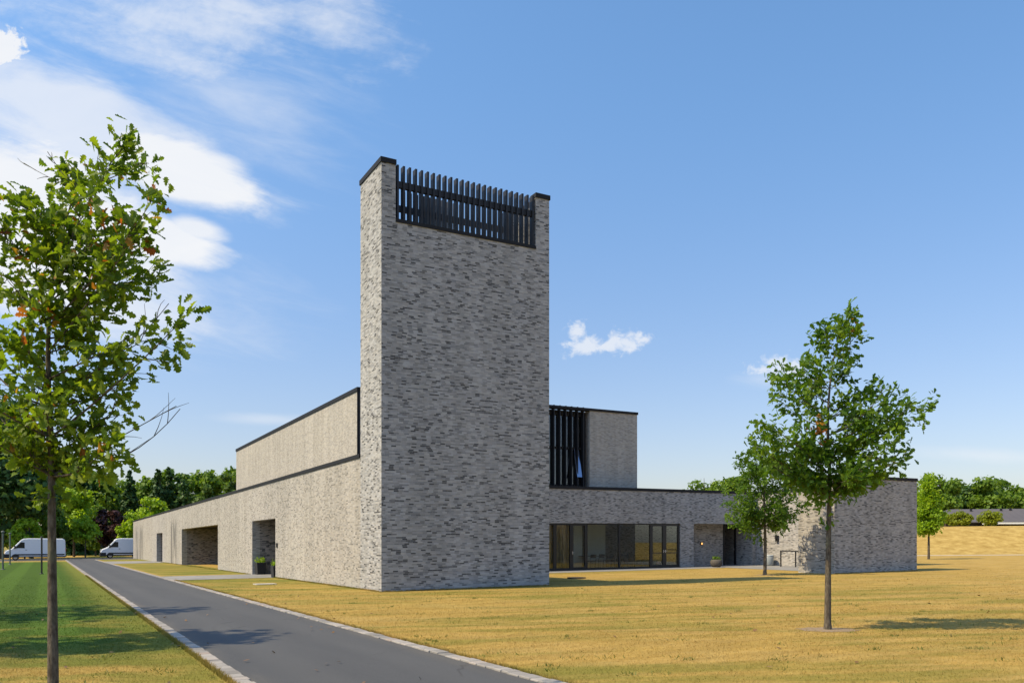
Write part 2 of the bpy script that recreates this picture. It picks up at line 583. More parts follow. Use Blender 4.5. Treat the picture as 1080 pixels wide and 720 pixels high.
M['dead'] = leaf_material('dead_leaves', [(0.07, 0.035, 0.015), (0.16, 0.085, 0.03), (0.28, 0.17, 0.07)], 0.1)
M['f_dark'] = leaf_material('dark_needles', [(0.022, 0.064, 0.016), (0.050, 0.114, 0.024), (0.09, 0.175, 0.036)], 0.25, nscale=0.35)
M['f_blue'] = leaf_material('spruce_needles', [(0.026, 0.066, 0.020), (0.050, 0.110, 0.030), (0.085, 0.16, 0.04)], 0.15, nscale=0.35)
M['f_mid'] = leaf_material('broad_leaves', [(0.058, 0.122, 0.013), (0.115, 0.205, 0.018), (0.20, 0.30, 0.028)], 0.42, nscale=0.35)
M['f_light'] = leaf_material('light_leaves', [(0.13, 0.235, 0.012), (0.24, 0.38, 0.016), (0.36, 0.49, 0.026)], 0.4, nscale=0.4)
M['f_yellow'] = leaf_material('yellow_green_leaves', [(0.12, 0.16, 0.010), (0.22, 0.27, 0.014), (0.32, 0.36, 0.022)], 0.4, nscale=0.8)
M['f_purple'] = leaf_material('purple_leaves', [(0.026, 0.010, 0.014), (0.055, 0.022, 0.026), (0.11, 0.05, 0.045)], 0.2, nscale=0.5)
M['f_birch'] = leaf_material('birch_leaves', [(0.045, 0.095, 0.016), (0.085, 0.155, 0.024), (0.14, 0.22, 0.034)], 0.35, nscale=0.4)
M['van_paint'] = simple('white_van_paint', (0.72, 0.74, 0.78), 0.3, 0.5, 0, 0.03, 1)
M['tyre'] = simple('tyre_rubber', (0.018, 0.018, 0.018), 0.85, 0.2)
M['plastic'] = simple('black_plastic', (0.025, 0.025, 0.027), 0.6, 0.3)
M['van_glass'] = simple('van_glass', (0.012, 0.016, 0.016), 0.12, 0.35)
M['red'] = simple('red_plastic', (0.45, 0.03, 0.02), 0.4, 0.5)
M['post'] = simple('galvanised_post', (0.12, 0.135, 0.125), 0.6, 0.3, 0.0)
M['stonepot'] = simple('dark_stone', (0.10, 0.09, 0.08), 0.85, 0.2, 0, 0.35, 9)
M['farroof'] = roof_far_material()

# ------------------------------------------------------------------ ground
def axis(parts):
    out = []
    for lo, hi, st in parts:
        n = max(1, int(round((hi - lo) / st)))
        out += [lo + (hi - lo) * i / n for i in range(n)]
    out.append(parts[-1][1])
    return np.array(out)


xs = axis([(-3000, -400, 520), (-400, -160, 60), (-160, 10, 17), (10, 40, 1.5), (40, 160, 6), (160, 400, 60), (400, 3000, 520)])
ys = axis([(-200, 0, 40), (0, 66, 8), (66, 110, 1.4), (110, 400, 40), (400, 4000, 600)])
XX, YY = np.meshgrid(xs, ys)
ZZ = ground(XX, YY) - 0.0
gv = np.stack([XX.ravel(), YY.ravel(), ZZ.ravel()], 1)
nx, ny = len(xs), len(ys)
I = np.arange(nx * ny).reshape(ny, nx)
gf = np.stack([I[:-1, :-1].ravel(), I[:-1, 1:].ravel(), I[1:, 1:].ravel(), I[1:, :-1].ravel()], 1)
tag(np_mesh('lawn', gv, gf, M['lawn'], smooth=True), kind='structure')

TB, TA = b_at(579.2, 0), a_at(380.2, 0)          # tower plan
RB0, RB1 = -7.87, -4.79         # road between the stone strips


def sheet(name, poly, m, dz, uvpoly=None):
    mb = MB()
    pts = [W(b, a, dz) for b, a in poly]
    mb.face(pts, [(b, a) for b, a in poly])
    return tag(mb.build(name, m), kind='structure')


sheet('road', [(RB0, -40), (RB1, -40), (RB1, 84), (RB0, 84)], M['asphalt'], 0.004)
sheet('forecourt', [(-75, 84), (70, 84), (70, 101), (-75, 101)], M['asphalt'], 0.004)
A1, A0 = a_at(266, 0), a_at(290.5, 0)
B1_, B0_ = a_at(191.7, 0), a_at(229.8, 0)
C1_, C0_ = a_at(165.2, 0), a_at(171.3, 0)
sheet('path', [(RB1 + .12, A0 + .05), (2.0, A0 + .05), (2.0, A1 + .3), (RB1 + .12, A1 + .3)], M['paving'], 0.012)
sheet('path', [(RB1 + .12, C0_ - 3.5), (2.0, C0_ - 1.5), (2.0, C1_ + 3), (RB1 + .12, C1_ + 5)], M['paving'], 0.012)
WP = 13.0                        # front plane of the entrance wing
bcorner = b_at(798, WP)
BA0 = 0.3                        # front plane of the freestanding block
bb0, bb1 = b_at(880, BA0), b_at(967, BA0)
sheet('terrace', [(7.2, WP - 2.6), (b_at(735, WP), WP - 2.6), (b_at(770, WP - 2.9), WP - 2.9), (bb0 + 1.4, 2.8), (bcorner, 2.8), (bcorner, WP + 3.5), (7.2, WP + 3.5)], M['paving'], 0.010)


def setts(b0, wid, a0, a1):
    mb = MB(); a = a0; rng = random.Random(int(b0 * 100))
    while a < a1:
        L = rng.uniform(0.17, 0.30)
        w0 = b0 - wid / 2 + rng.uniform(-.012, .012); w1 = b0 + wid / 2 + rng.uniform(-.012, .012)
        h = 0.026 + rng.uniform(-.006, .008)
        g = 0.006
        c = [(w0, a + g), (w1, a + g), (w1, a + L - g), (w0, a + L - g)]
        e = 0.012
        ct = [(w0 + e, a + g + e), (w1 - e, a + g + e), (w1 - e, a + L - g - e), (w0 + e, a + L - g - e)]
        lo = [W(x, y, -0.03) for x, y in c]; mi = [W(x, y, h - .008) for x, y in c]; hi = [W(x, y, h) for x, y in ct]
        i = len(mb.v)
        mb.v += [tuple(p) for p in lo + mi + hi]
        fs = [(i + 8, i + 9, i + 10, i + 11)]
        for k in range(4):
            k2 = (k + 1) % 4
            fs += [(i + k, i + k2, i + 4 + k2, i + 4 + k), (i + 4 + k, i + 4 + k2, i + 8 + k2, i + 8 + k)]
        for f in fs:
            mb.f.append(f); mb.uv.append([(0, 0)] * 4); mb.sm.append(False)
        a += L
    return tag(mb.build('kerb_stones', M['sett']), kind='structure')


setts(RB0, 0.20, -32, 84)
setts(RB1, 0.19, -32, 84)

# grass blades near the camera (short, mown)
def grass():
    vs = []; n_tot = 0
    zones = [(7.0, 12.0, 1000), (12.0, 16.0, 700), (16.0, 21.0, 380), (21.0, 28.0, 170), (28.0, 36.0, 60), (36.0, 46.0, 18)]
    pts = []
    for y0, y1, dens in zones:
        xl, xr = -0.68 * y1 - 3, 0.68 * y1 + 3
        n = int((xr - xl) * (y1 - y0) * dens)
        x = RNG.uniform(xl, xr, n); y = RNG.uniform(y0, y1, n)
        keep = (np.abs(x) < 0.66 * y + 3)
        pts.append(np.stack([x[keep], y[keep], np.full(keep.sum(), (y0 + y1) / 2)], 1))
    P = np.concatenate(pts)
    b = (P[:, 0] - OX) * CT + (P[:, 1] - OY) * ST
    a = -(P[:, 0] - OX) * ST + (P[:, 1] - OY) * CT
    bad = (b > RB0 - .1) & (b < RB1 + .1)
    bad |= (b > RB1 - .1) & (b < 2) & (a > A0) & (a < A1 + .35)
    bad |= (b > -.02) & (b < TB + .02) & (a > -.02)
    bad |= (b >= 7.1) & (a > WP - 2.62)
    bad |= (b > bb0) & (b < bb1) & (a > BA0 - .03)
    bad |= (b > 0) & (b < 8) & (a > 2)
    P = P[~bad]
    ex = []
    def line(b0, a0, b1, a1, ob, oa, dens):
        n = int(math.hypot(b1 - b0, a1 - a0) * dens); k = RNG.uniform(0, 1, n); o = RNG.uniform(.004, 1, n) ** 1.6
        bb = b0 + (b1 - b0) * k + ob * o; aa = a0 + (a1 - a0) * k + oa * o
        ex.append(np.stack([OX + bb * CT - aa * ST, OY + bb * ST + aa * CT, np.full(n, 99.0)], 1))
    line(-.05, 0, TB, 0, 0, -.10, 420)
    line(0, 0, 0, A0, -.10, 0, 380)
    line(0, A1 + .3, 0, 62, -.10, 0, 120)
    line(TB, 0, TB, 8, .08, 0, 150)
    line(bb0, BA0, bb1, BA0, 0, -.10, 220)
    line(RB0 - .10, -22, RB0 - .10, 25, -.07, 0, 420)
    line(RB1 + .10, -22, RB1 + .10, A0, .07, 0, 420)
    P = np.concatenate([P] + ex)
    n = len(P)
    ang = RNG.uniform(0, 2 * np.pi, n)
    h = RNG.uniform(.012, .036, n) * np.where(P[:, 2] > 90, 2.3, 1.0)
    w = RNG.uniform(.0022, .0045, n) * (1 + np.clip((np.where(P[:, 2] > 90, 18, P[:, 2]) - 10) / 12, 0, 2.2))
    lean = RNG.normal(0, .024, (n, 2))
    z = ground(P[:, 0], P[:, 1])
    base = np.stack([P[:, 0], P[:, 1], z - .004], 1)
    s = np.stack([np.cos(ang) * w, np.sin(ang) * w, np.zeros(n)], 1)
    tip = base + np.stack([lean[:, 0], lean[:, 1], h], 1)
    V_ = np.stack([base - s, base + s, tip], 1).reshape(-1, 3)
    Fc = np.arange(3 * n).reshape(n, 3)
    tag(np_mesh('grass', V_, Fc, M['blade']), 'short dry mown grass in yellow and green drifts on the lawns', 'grass', kind='stuff')
    print('grass blades', n)


grass()

def weeds():
    c = []
    for y0, y1, n in ((8.5, 14, 60), (14, 22, 90), (22, 34, 90)):
        for _ in range(n):
            y = RNG.uniform(y0, y1); x = RNG.uniform(-.66 * y, .66 * y)
            b = (x - OX) * CT + (y - OY) * ST; a = -(x - OX) * ST + (y - OY) * CT
            if RB0 - .2 < b < RB1 + .2 or (-.1 < b < TB + .1 and a > -.1) or (RB1 < b < 0 and A0 - .2 < a < A1 + .5): continue
            k = RNG.integers(8, 22)
            r = RNG.uniform(.03, .11)
            c.append(np.stack([x + RNG.normal(0, r, k), y + RNG.normal(0, r, k)], 1))
    P = np.concatenate(c); n = len(P)
    base = np.stack([P[:, 0], P[:, 1], ground(P[:, 0], P[:, 1])], 1)
    ang = RNG.uniform(0, 2 * np.pi, n); w = RNG.uniform(.004, .010, n)
    s_ = np.stack([np.cos(ang) * w, np.sin(ang) * w, np.zeros(n)], 1)
    tip = base + np.stack([RNG.normal(0, .03, n), RNG.normal(0, .03, n), RNG.uniform(.02, .06, n)], 1)
    V_ = np.stack([base - s_, base + s_, tip], 1).reshape(-1, 3)
    tag(np_mesh('weeds', V_, np.arange(3 * n).reshape(n, 3), M['weed']), 'small green weeds dotted through the dry lawn', 'weeds', kind='stuff')
    # fallen leaves
    n = 90
    y = RNG.uniform(8.5, 26, n); x = np.where(RNG.uniform(0, 1, n) < .55, RNG.uniform(-.62, -.15, n) * y, RNG.uniform(-.3, .62, n) * y)
    b = (x - OX) * CT + (y - OY) * ST; a = -(x - OX) * ST + (y - OY) * CT
    ok = ~((b > -.2) & (b < TB + .2) & (a > -.2)); x = x[ok]; y = y[ok]; n = len(x)
    z = ground(x, y) + RNG.uniform(.022, .04, n)
    p = np.stack([x, y, z], 1); an = RNG.uniform(0, 6.28, n); L = RNG.uniform(.03, .055, n)
    d = np.stack([np.cos(an) * L, np.sin(an) * L, RNG.normal(0, .012, n)], 1); e = np.stack([-np.sin(an) * L * .6, np.cos(an) * L * .6, RNG.normal(0, .012, n)], 1)
    V_ = np.stack([p - d, p - e * .8, p + d, p + e], 1).reshape(-1, 3)
    tag(np_mesh('fallen_leaves', V_, np.arange(4 * n).reshape(n, 4), M['dead']), 'scattered dry brown leaves on lawn and road', 'leaves', kind='stuff')


weeds()

# ------------------------------------------------------------------ the chapel
chapel = empty('chapel', (OX, OY, K * OX), TH)
tag(chapel, 'long grey brick chapel with tall slab tower, flat roofs and black coping', 'chapel')
H1 = 4.77                         # roof of the low wings
HT = 14.62                        # tower
SH = dict(shear=True)

def coping(mb, parent):
    for k in range(0, len(mb.f), 6):          # every run of coping is a piece of its own
        c = MB(); i = k * 4
        c.v = mb.v[i:i + 24]; c.f = [tuple(q - i for q in f) for f in mb.f[k:k + 6]]; c.uv = mb.uv[k:k + 6]; c.sm = mb.sm[k:k + 6]
        c.build('coping', M['metal'], parent, **SH)


# --- tower
op0, op1 = b_at(417.3, 0), b_at(565.2, 0)
sill = z_at(231, W(op0, 0).x, W(op0, 0).y)
mb = MB()
T = 0.35
mb.box(0, TB, 0, TA, -0.3, sill - 0.10)
mb.box(0, op0, 0, T, sill - .10, HT)                   # front piers
mb.box(op1, TB, 0, T, sill - .10, HT)
mb.box(0, op0, TA - T, TA, sill - .10, HT)
mb.box(op1, TB, TA - T, TA, sill - .10, HT)
mb.box(0, T, T, TA - T, sill - .10, HT)                # left wall
mb.box(TB - T, TB, T, TA - T, sill - .10, HT)          # right wall
tower = mb.build('bell_tower', M['brick'], chapel, **SH)
mb = MB()
ov = .035; ch = .17
def ring(mb, x0, x1, y0, y1, z0, z1): mb.box(x0, x1, y0, y1, z0, z1)
mb.box(-ov, op0 + .02, -ov, T + ov, HT, HT + ch)
mb.box(op1 - .02, TB + ov, -ov, T + ov, HT, HT + ch)
mb.box(-ov, op0 + .02, TA - T - ov, TA + ov, HT, HT + ch)
mb.box(op1 - .02, TB + ov, TA - T - ov, TA + ov, HT, HT + ch)
mb.box(-ov, T + ov, T + ov, TA - T - ov, HT, HT + ch)
mb.box(TB - T - ov, TB + ov, T + ov, TA - T - ov, HT, HT + ch)
coping(mb, tower)
mb = MB()
mb.box(op0 + .003, op1 - .003, -.03, TA + .03, sill - .10, sill + 0.02)
mb.build('sill', M['metal'], tower, **SH)


def louvre(y0, y1, n, seed=1):
    mb = MB(); r = random.Random(seed)
    for i in range(n):
        x = op0 + .10 + (op1 - op0 - .20) * i / (n - 1)
        mb.box(x - .036, x + .036, y0, y1, sill + .03, HT + .04)
    ym = (y0 + y1) / 2
    zz = HT - .60
    mb.box(op0 + .002, op1 - .002, ym - .06, ym + .06, zz - .11, zz + .11)
    return mb


louvre(0.03, 0.27, 25).build('louvre_screen', M['fin'], tower, **SH)
louvre(TA - .15, TA - .03, 22).build('louvre_screen', M['fin'], tower, **SH)

# --- long wing on the left (facade in the plane b = 0)
WA1 = a_at(140.5, 0)
WT = 0.42
HEAD = 2.95
mb = MB()
opens = [(A0, A1, HEAD), (B0_, B1_, 3.0), (C0_, C1_, 2.9)]
cur = TA + .003
for lo, hi, hd in opens:
    mb.box(0.0, WT, cur, lo, -.3, H1)
    mb.box(0.0, WT, lo, hi, hd, H1)
    cur = hi
mb.box(0.0, WT, cur, WA1, -.3, H1)
mb.box(WT + .002, 14, WA1 - .4, WA1, -.3, H1)            # end wall
mb.box(6.75, TB, TA + .003, WP, -.3, H1)                 # wall behind the tower
mb.box(13.6, 14, 46, WA1 - .402, -.3, H1)
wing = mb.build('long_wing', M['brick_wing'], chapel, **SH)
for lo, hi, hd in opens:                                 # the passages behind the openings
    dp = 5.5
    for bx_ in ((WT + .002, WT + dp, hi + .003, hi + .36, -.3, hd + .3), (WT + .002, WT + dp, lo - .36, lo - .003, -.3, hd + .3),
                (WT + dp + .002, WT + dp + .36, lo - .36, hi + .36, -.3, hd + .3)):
        pb = MB(); pb.box(*bx_); pb.build('passage_wall', M['brick_shade'], wing, **SH)
    pb = MB(); pb.box(WT + .002, WT + dp, lo, hi, hd + .03, hd + .3); pb.build('passage_soffit', M['metal'], wing, **SH)
mb = MB()
mb.box(-.04, WT + .05, TA + .04, WA1 + .04, H1, H1 + .14)
mb.box(WT + .06, 14.0, WA1 - .45, WA1 + .04, H1, H1 + .14)
mb.box(6.7, TB + .04, TA + .04, WP - .05, H1, H1 + .14)
coping(mb, wing)
mb = MB()
mb.box(WT + .06, 6.69, TA + .05, WA1 - .46, H1 - .25, H1 + .05)
mb.box(6.7, 13.58, 14.0, WA1 - .46, H1 - .25, H1 + .03)
mb.build('roof', M['roof'], wing, **SH)
# path floors inside the openings share the ground

# --- nave
NB0, NA0, NA1 = 4.0, 14.15, a_at(249.2, 4.0)
NB1 = b_at(672, NA0)
NH = 9.48
nf1 = b_at(618, NA0); nr = b_at(622, NA0)
mb = MB()
mb.box(NB0, NB0 + .4, NA0, NA1, H1 - .4, NH)
mb.box(NB0 + .402, NB1, NA1 - .4, NA1, H1 - .4, NH)
mb.box(NB1 - .4, NB1, NA0 + .402, NA1 - .402, H1 - .4, NH)
mb.box(nr, NB1, NA0, NA0 + .4, H1 - .4, NH)
mb.box(nr, nr + .4, NA0 + .402, NA0 + 1.2, H1 - .4, NH)
nave = mb.build('nave', M['brick_nave'], chapel, **SH)
mb = MB()
mb.box(NB0 - .05, NB0 + .45, NA0 - .05, NA1 + .05, NH, NH + .2)
mb.box(NB0 + .46, NB1 + .05, NA0 - .05, NA0 + .45, NH, NH + .15)
mb.box(NB0 + .46, NB1 + .05, NA1 - .45, NA1 + .05, NH, NH + .15)
mb.box(NB1 - .45, NB1 + .05, NA0 + .46, NA1 - .46, NH, NH + .15)
mb.box(NB0 - .04, NB0 + .10, NA0 - .045, NA0 - .003, H1 + .06, NH - .003)    # corner flashing
coping(mb, nave)
mb = MB(); mb.box(NB0 + .46, NB1 - .46, NA0 + .46, NA1 - .46, NH - .3, NH - .02)
mb.build('roof', M['roof'], nave, **SH)
# tall glazed strip with steel fins
gx0 = NB0 + .41
mb = MB(); mb.box(gx0, nr - .003, NA0 + .62, NA0 + .65, H1 + .1, NH - .003)
win = mb.build('clerestory_window', M['glass_dark'], nave, **SH)
mb = MB()
step = 0.415
nfin = int((nf1 - gx0) / step)
for i in range(nfin + 1):
    x = nf1 - .12 - i * step
    mb.box(x - .022, x + .022, NA0 + .06, NA0 + .36, H1 + .16, NH + .20)
zt = (H1 + NH) / 2 + .12
mb.box(gx0, nr - .004, NA0 + .44, NA0 + .56, zt - .06, zt + .06)
mb.box(gx0, nr - .004, NA0 + .44, NA0 + .56, NH - .28, NH - .02)
mb.box(gx0, nr - .004, NA0 + .44, NA0 + .56, H1 + .15, H1 + .30)
mb.box(nf1 + .06, nr - .004, NA0 + .43, NA0 + .60, H1 + .31, NH - .29)
mb.build('fin_screen', M['fin'], nave, **SH)
# one vent pane tilted open between the fins
fx = b_at(608.8, NA0) + .03
mb = MB()
p0 = (fx, NA0 + .40, zt - .08); p1 = (fx + .34, NA0 + .40, zt - .08)
p2 = (fx + .34, NA0 + .02, zt - 1.75); p3 = (fx, NA0 + .02, zt - 1.75)
q = [(x, y + .03, z + .01) for x, y, z in (p0, p1, p2, p3)]
mb.face([p0, p3, p2, p1]); mb.face(list(q))
for A_, B_, C_, D_ in ((p0, p1, q[1], q[0]), (p1, p2, q[2], q[1]), (p2, p3, q[3], q[2]), (p3, p0, q[0], q[3])):
    mb.face([A_, B_, C_, D_])
pm, pt = mat('mirror_glass'); pt.out(pt.bsdf((0.30, 0.36, 0.5), 0.04, 0.8, 0.75))
tag(mb.build('vent_window', pm, nave, **SH), 'tilted open vent window reflecting blue sky')
mb = MB(); mb.box(gx0, nr - .02, NA0 + 3.4, NA0 + 3.5, H1, NH - .4)
mb.build('inner_wall', M['dark'], nave, **SH)

# --- entrance wing (front plane a = WP)
w0 = 7.6
w1 = b_at(717.6, WP)
d0 = b_at(731.8, WP)
d1 = b_at(793.8, WP)
WHD = 2.72
EH = 4.68
EB1 = bcorner
mb = MB()
Y0, Y1 = WP, WP + .4
mb.box(TB + .003, w0, Y0, Y1, -.3, EH)
mb.box(w0, w1, Y0, Y1, WHD, EH)
mb.box(w1, d0, Y0, Y1, -.3, EH)
mb.box(d0, d1, Y0, Y1, WHD, EH)
mb.box(d1, EB1, Y0, Y1, -.3, EH)
# recessed porch
PD = 1.5
pm0 = b_at(762.5, WP + PD)
mb.box(d0 - .3, pm0, WP + PD, WP + PD + .3, -.3, WHD + .3)
mb.box(d0 - .3, d0 - .003, Y1 + .002, WP + PD - .002, -.3, WHD + .3)
mb.box(d1 + .003, d1 + .3, Y1 + .002, WP + PD + .3, -.3, WHD + .3)
mb.box(d0, d1, Y1 + .002, WP + PD + 2.6, WHD + .03, WHD + .3)
# inner room brick wall
mb.box(w1 + .3, w1 + .55, Y1 + .01, WP + 6.95, -.3, WHD + .01)
mb.box(w0 - 3, w1 + 1, WP + 7.0, WP + 7.3, -.3, WHD + .5)
ewing = mb.build('entrance_wing', M['brick_in'], chapel, **SH)
mb = MB()
mb.box(TB + .05, EB1 - .05, Y0 - .04, Y1 + .05, EH, EH + .17)
coping(mb, ewing)
mb = MB()
mb.box(TB + .1, NB1 - .0, Y1 + .06, NA0 - .06, EH - .2, EH + .02)
mb.box(NB1 + .06, EB1, Y1 + .06, 40, EH - .2, EH + .02)
mb.build('roof', M['roof'], ewing, **SH)
# --- side wall, facing the sun, behind the freestanding block
sa0 = 6.2
mb = MB()
mb.box(EB1 + .002, EB1 + .4, sa0, 40, -.3, EH)
mb.box(EB1 + .402, EB1 + 6.0, sa0, sa0 + .4, -.3, EH)
swing = mb.build('side_wing', M['brick_in'], chapel, **SH)
mb = MB(); mb.box(EB1 - .04, EB1 + .45, sa0 - .04, 40, EH, EH + .17)
mb.box(EB1 + .46, EB1 + 6.04, sa0 - .04, sa0 + .45, EH, EH + .17)
coping(mb, swing)
mb = MB(); mb.box(EB1 + .46, EB1 + 6.0, sa0 + .46, 40, EH - .2, EH + .02); mb.build('roof', M['roof'], swing, **SH)
# --- freestanding brick block
BA1 = a_at(842, bb0)
mb = MB(); mb.box(bb0, bb1, BA0, BA1, -.3, 4.62)
blk = mb.build('brick_block', M['brick_in'], chapel, **SH)
mb = MB(); mb.box(bb0 - .035, bb1 + .035, BA0 - .035, BA1 + .035, 4.62, 4.77)
coping(mb, blk)

# --- windows of the entrance wing
def pxb(px): return b_at(px, WP + .12)
FY0, FY1 = WP + .08, WP + .18


def frame_bars(mb, x0, x1, z0, z1, t=.06, y0=FY0, y1=FY1):
    mb.box(x0, x0 + t, y0, y1, z0, z1); mb.box(x1 - t, x1, y0, y1, z0, z1)
    mb.box(x0 + t, x1 - t, y0, y1, z1 - t, z1); mb.box(x0 + t, x1 - t, y0, y1, z0, z0 + t)


def glazing(name, x0, x1, z0, z1, t=.06, bars=(), handle=None):
    mb = MB(); frame_bars(mb, x0, x1, z0, z1, t)
    for zz in bars: mb.box(x0 + t, x1 - t, FY0 + .02, FY1 - .02, zz - .03, zz + .03)
    fr = mb.build(name, M['frame'], chapel, **SH)
    g = MB(); g.box(x0 + t, x1 - t, FY0 + .045, FY0 + .055, z0 + t, z1 - t)
    g.build('pane', M['glass'], fr, **SH)
    if handle is not None:
        h = MB(); h.tube([(handle, FY0 - .002, 1.03), (handle, FY0 - .05, 1.03), (handle + .11, FY0 - .05, 1.03)], .011, 6)
        h.box(handle - .02, handle + .02, FY0 - .012, FY0 - .001, .93, 1.1)
        h.build('handle', M['steel'], fr, **SH)
    return fr


zs = .05; zh = WHD - .01
xA = [w0 + .005, pxb(585.0), pxb(602.4), pxb(618.4), pxb(653), pxb(686), pxb(700.6), w1 - .005]
glazing('window', xA[0], xA[1] - .002, zs, zh, .1)
glazing('window', xA[1] + .002, xA[2] - .004, zs, zh, .1)
glazing('glass_door', xA[2] + .002, xA[3] - .002, zs, zh, .13, (), xA[2] + .07)
glazing('window', xA[3] + .002, xA[4] - .002, zs, zh, .06)
glazing('window', xA[4] + .002, xA[5] - .002, zs, zh, .06)
glazing('glass_door', xA[5] + .002, xA[6] - .002, zs, zh, .15, (.92,), xA[6] - .10)
glazing('glass_door', xA[6] + .002, xA[7], zs, zh, .13, (.92,), xA[6] + .06)
mb = MB(); mb.box(w0, w1, WP - .02, WP + .40, -.1, zs - .004); mb.build('threshold', M['frame'], chapel, **SH)
# room behind the windows
mb = MB()
mb.box(w0 - 3, w1 + .6, Y1 + .002, WP + 6.99, -.2, .04)
room = mb.build('room_floor', M['floor_in'], chapel, **SH)
mb = MB(); mb.box(w0 - 3, w1 + .6, Y1 + .003, WP + 6.99, WHD + .02, WHD + .3); mb.build('ceiling', M['plaster'], chapel, **SH)
mb = MB()
mb.box(b_at(617, WP + 3.2), b_at(638.5, WP + 3.2), WP + 3.2, WP + 3.35, .045, WHD)
mb.box(b_at(604, WP + 2.2), b_at(614, WP + 2.2), WP + 2.2, WP + 2.3, .045, WHD)
mb.build('partition_wall', M['plaster'], chapel, **SH)
mb = MB()
x0_, x1_ = w0 - .2, b_at(601, WP + 1.4)
nS = 40
for i in range(nS):
    x = x0_ + (x1_ - x0_) * i / nS
    mb.box(x, x + (x1_ - x0_) / nS * .72, WP + 1.40, WP + 1.46, .045, WHD - .01)
mb.box(x0_, x1_, WP + 1.47, WP + 1.52, .045, WHD - .01)
mb.build('slatted_panel', M['oak'], chapel, **SH)
# porch door and dark corridor
mb = MB()
px0, px1 = b_at(763, WP + .9), b_at(776.5, WP + .9)
cy = WP + PD
xd0, xd1 = b_at(776.8, cy), b_at(794.5, cy)
fb = MB()
fb.box(pm0 + .003, pm0 + .14, cy - .05, cy + .1, 0, WHD + .02)
frp = MB(); frame_bars(frp, xd0, d1 - .004, .02, WHD + .02, .12, cy - .02, cy + .08)
frp.box(xd0 + .12, xd0 + .5, cy + .02, cy + .06, .02, .1)
dfr = frp.build('glass_door', M['frame'], chapel, **SH)
g = MB(); g.box(xd0 + .12, d1 - .124, cy + .025, cy + .035, .14, WHD - .1); g.build('pane', M['glass'], dfr, **SH)
h = MB(); hx = d1 - .24
h.tube([(hx, cy - .022, 1.05), (hx, cy - .07, 1.05), (hx - .13, cy - .07, 1.05)], .012, 6); h.box(hx - .02, hx + .02, cy - .035, cy - .022, .95, 1.15)
h.build('handle', M['steel'], dfr, **SH)
fb.build('door_post', M['frame'], chapel, **SH)
mb = MB()
mb.box(pm0 - .1, d1 + .3, cy + 2.6, cy + 2.7, -.2, WHD + .3)
mb.box(pm0 - .2, pm0 - .003, cy + .302, cy + 2.6, -.2, WHD + .3)
mb.build('corridor_wall', M['brick_in'], chapel, **SH)
# small fittings that are fixed to the walls
mb = MB(); mb.box(-.06, -.002, a_at(292.6, 0) - .09, a_at(292.6, 0) + .09, 1.50, 1.72)
mb.build('intercom', M['plastic'], chapel, **SH, bevel=.01)
sx = a_at(820.3, EB1)
mb = MB(); mb.box(EB1 - .14, EB1 - .002, sx - .10, sx + .10, 1.55, 1.95); mb.box(EB1 - .22, EB1 - .142, sx - .07, sx + .07, 1.72, 1.95)
mb.build('wall_lamp', M['plastic'], chapel, **SH, bevel=.01)
lx = b_at(739.5, WP + PD)
mb = MB(); mb.lathe([(.0, 0), (.10, 0), (.12, .03), (.12, .07)], 14, (lx, WP + PD - .075, 1.46), 'y')
wl = mb.build('wall_lamp', M['frame'], chapel, **SH)
mb = MB(); mb.lathe([(.0, -.012), (.04, -.008), (.07, .0)], 14, (lx, WP + PD - .078, 1.46), 'y'); mb.build('bulb', M['lamp'], wl, **SH)
# mat of terrain inside the second opening is plain lawn; a picture hangs inside
mb = MB(); bx = b_at(673, WP + 6.9); mb.box(bx - .5, bx + .5, WP + 6.93, WP + 6.985, 1.0, 2.1)
pic = mb.build('wall_picture', simple('dark_red_canvas', (0.16, 0.06, 0.045), .8, .2, 0, .5, 2), None, **SH)
pic.matrix_world = Matrix.Translation((OX, OY, K * OX)) @ Matrix.Rotation(TH, 4, 'Z')
tag(pic, 'dark red picture hanging on the brick wall inside the glazed room', 'picture')


# ------------------------------------------------------------------ furniture behind the glass
def place(o, b, a, rz=0.0, z=0.045):
    o.location = W(b, a, z); o.rotation_euler = (0, 0, TH + rz)
    return o


def make_table(L, name='table'):
    r = empty(name)
    mb = MB(); mb.box(-L / 2, L / 2, -.4, .4, .71, .745); mb.build('table_top', M['dark'], r)
    for sx_ in (-1, 1):
        for sy_ in (-1, 1):
            mb = MB(); mb.box(sx_ * (L / 2 - .06) - .025, sx_ * (L / 2 - .06) + .025, sy_ * .35 - .025, sy_ * .35 + .025, 0, .709); mb.build('leg', M['dark'], r)
    return r


def make_chair():
    r = empty('chair')
    mb = MB(); mb.box(-.21, .21, -.21, .21, .43, .46); mb.build('seat', M['dark'], r, bevel=.01)
    mb = MB(); mb.tube([(-.2, .2, .461), (-.2, .25, .84)], .012, 6); mb.tube([(.2, .2, .461), (.2, .25, .84)], .012, 6)
    mb.box(-.2, .2, .235, .255, .62, .84); mb.build('backrest', M['dark'], r)
    for sx_ in (-1, 1):
        for sy_ in (-1, 1):
            mb = MB(); mb.tube([(sx_ * .2, sy_ * .2, 0), (sx_ * .18, sy_ * .18, .429)], .011, 6); mb.build('leg', M['dark'], r)
    return r


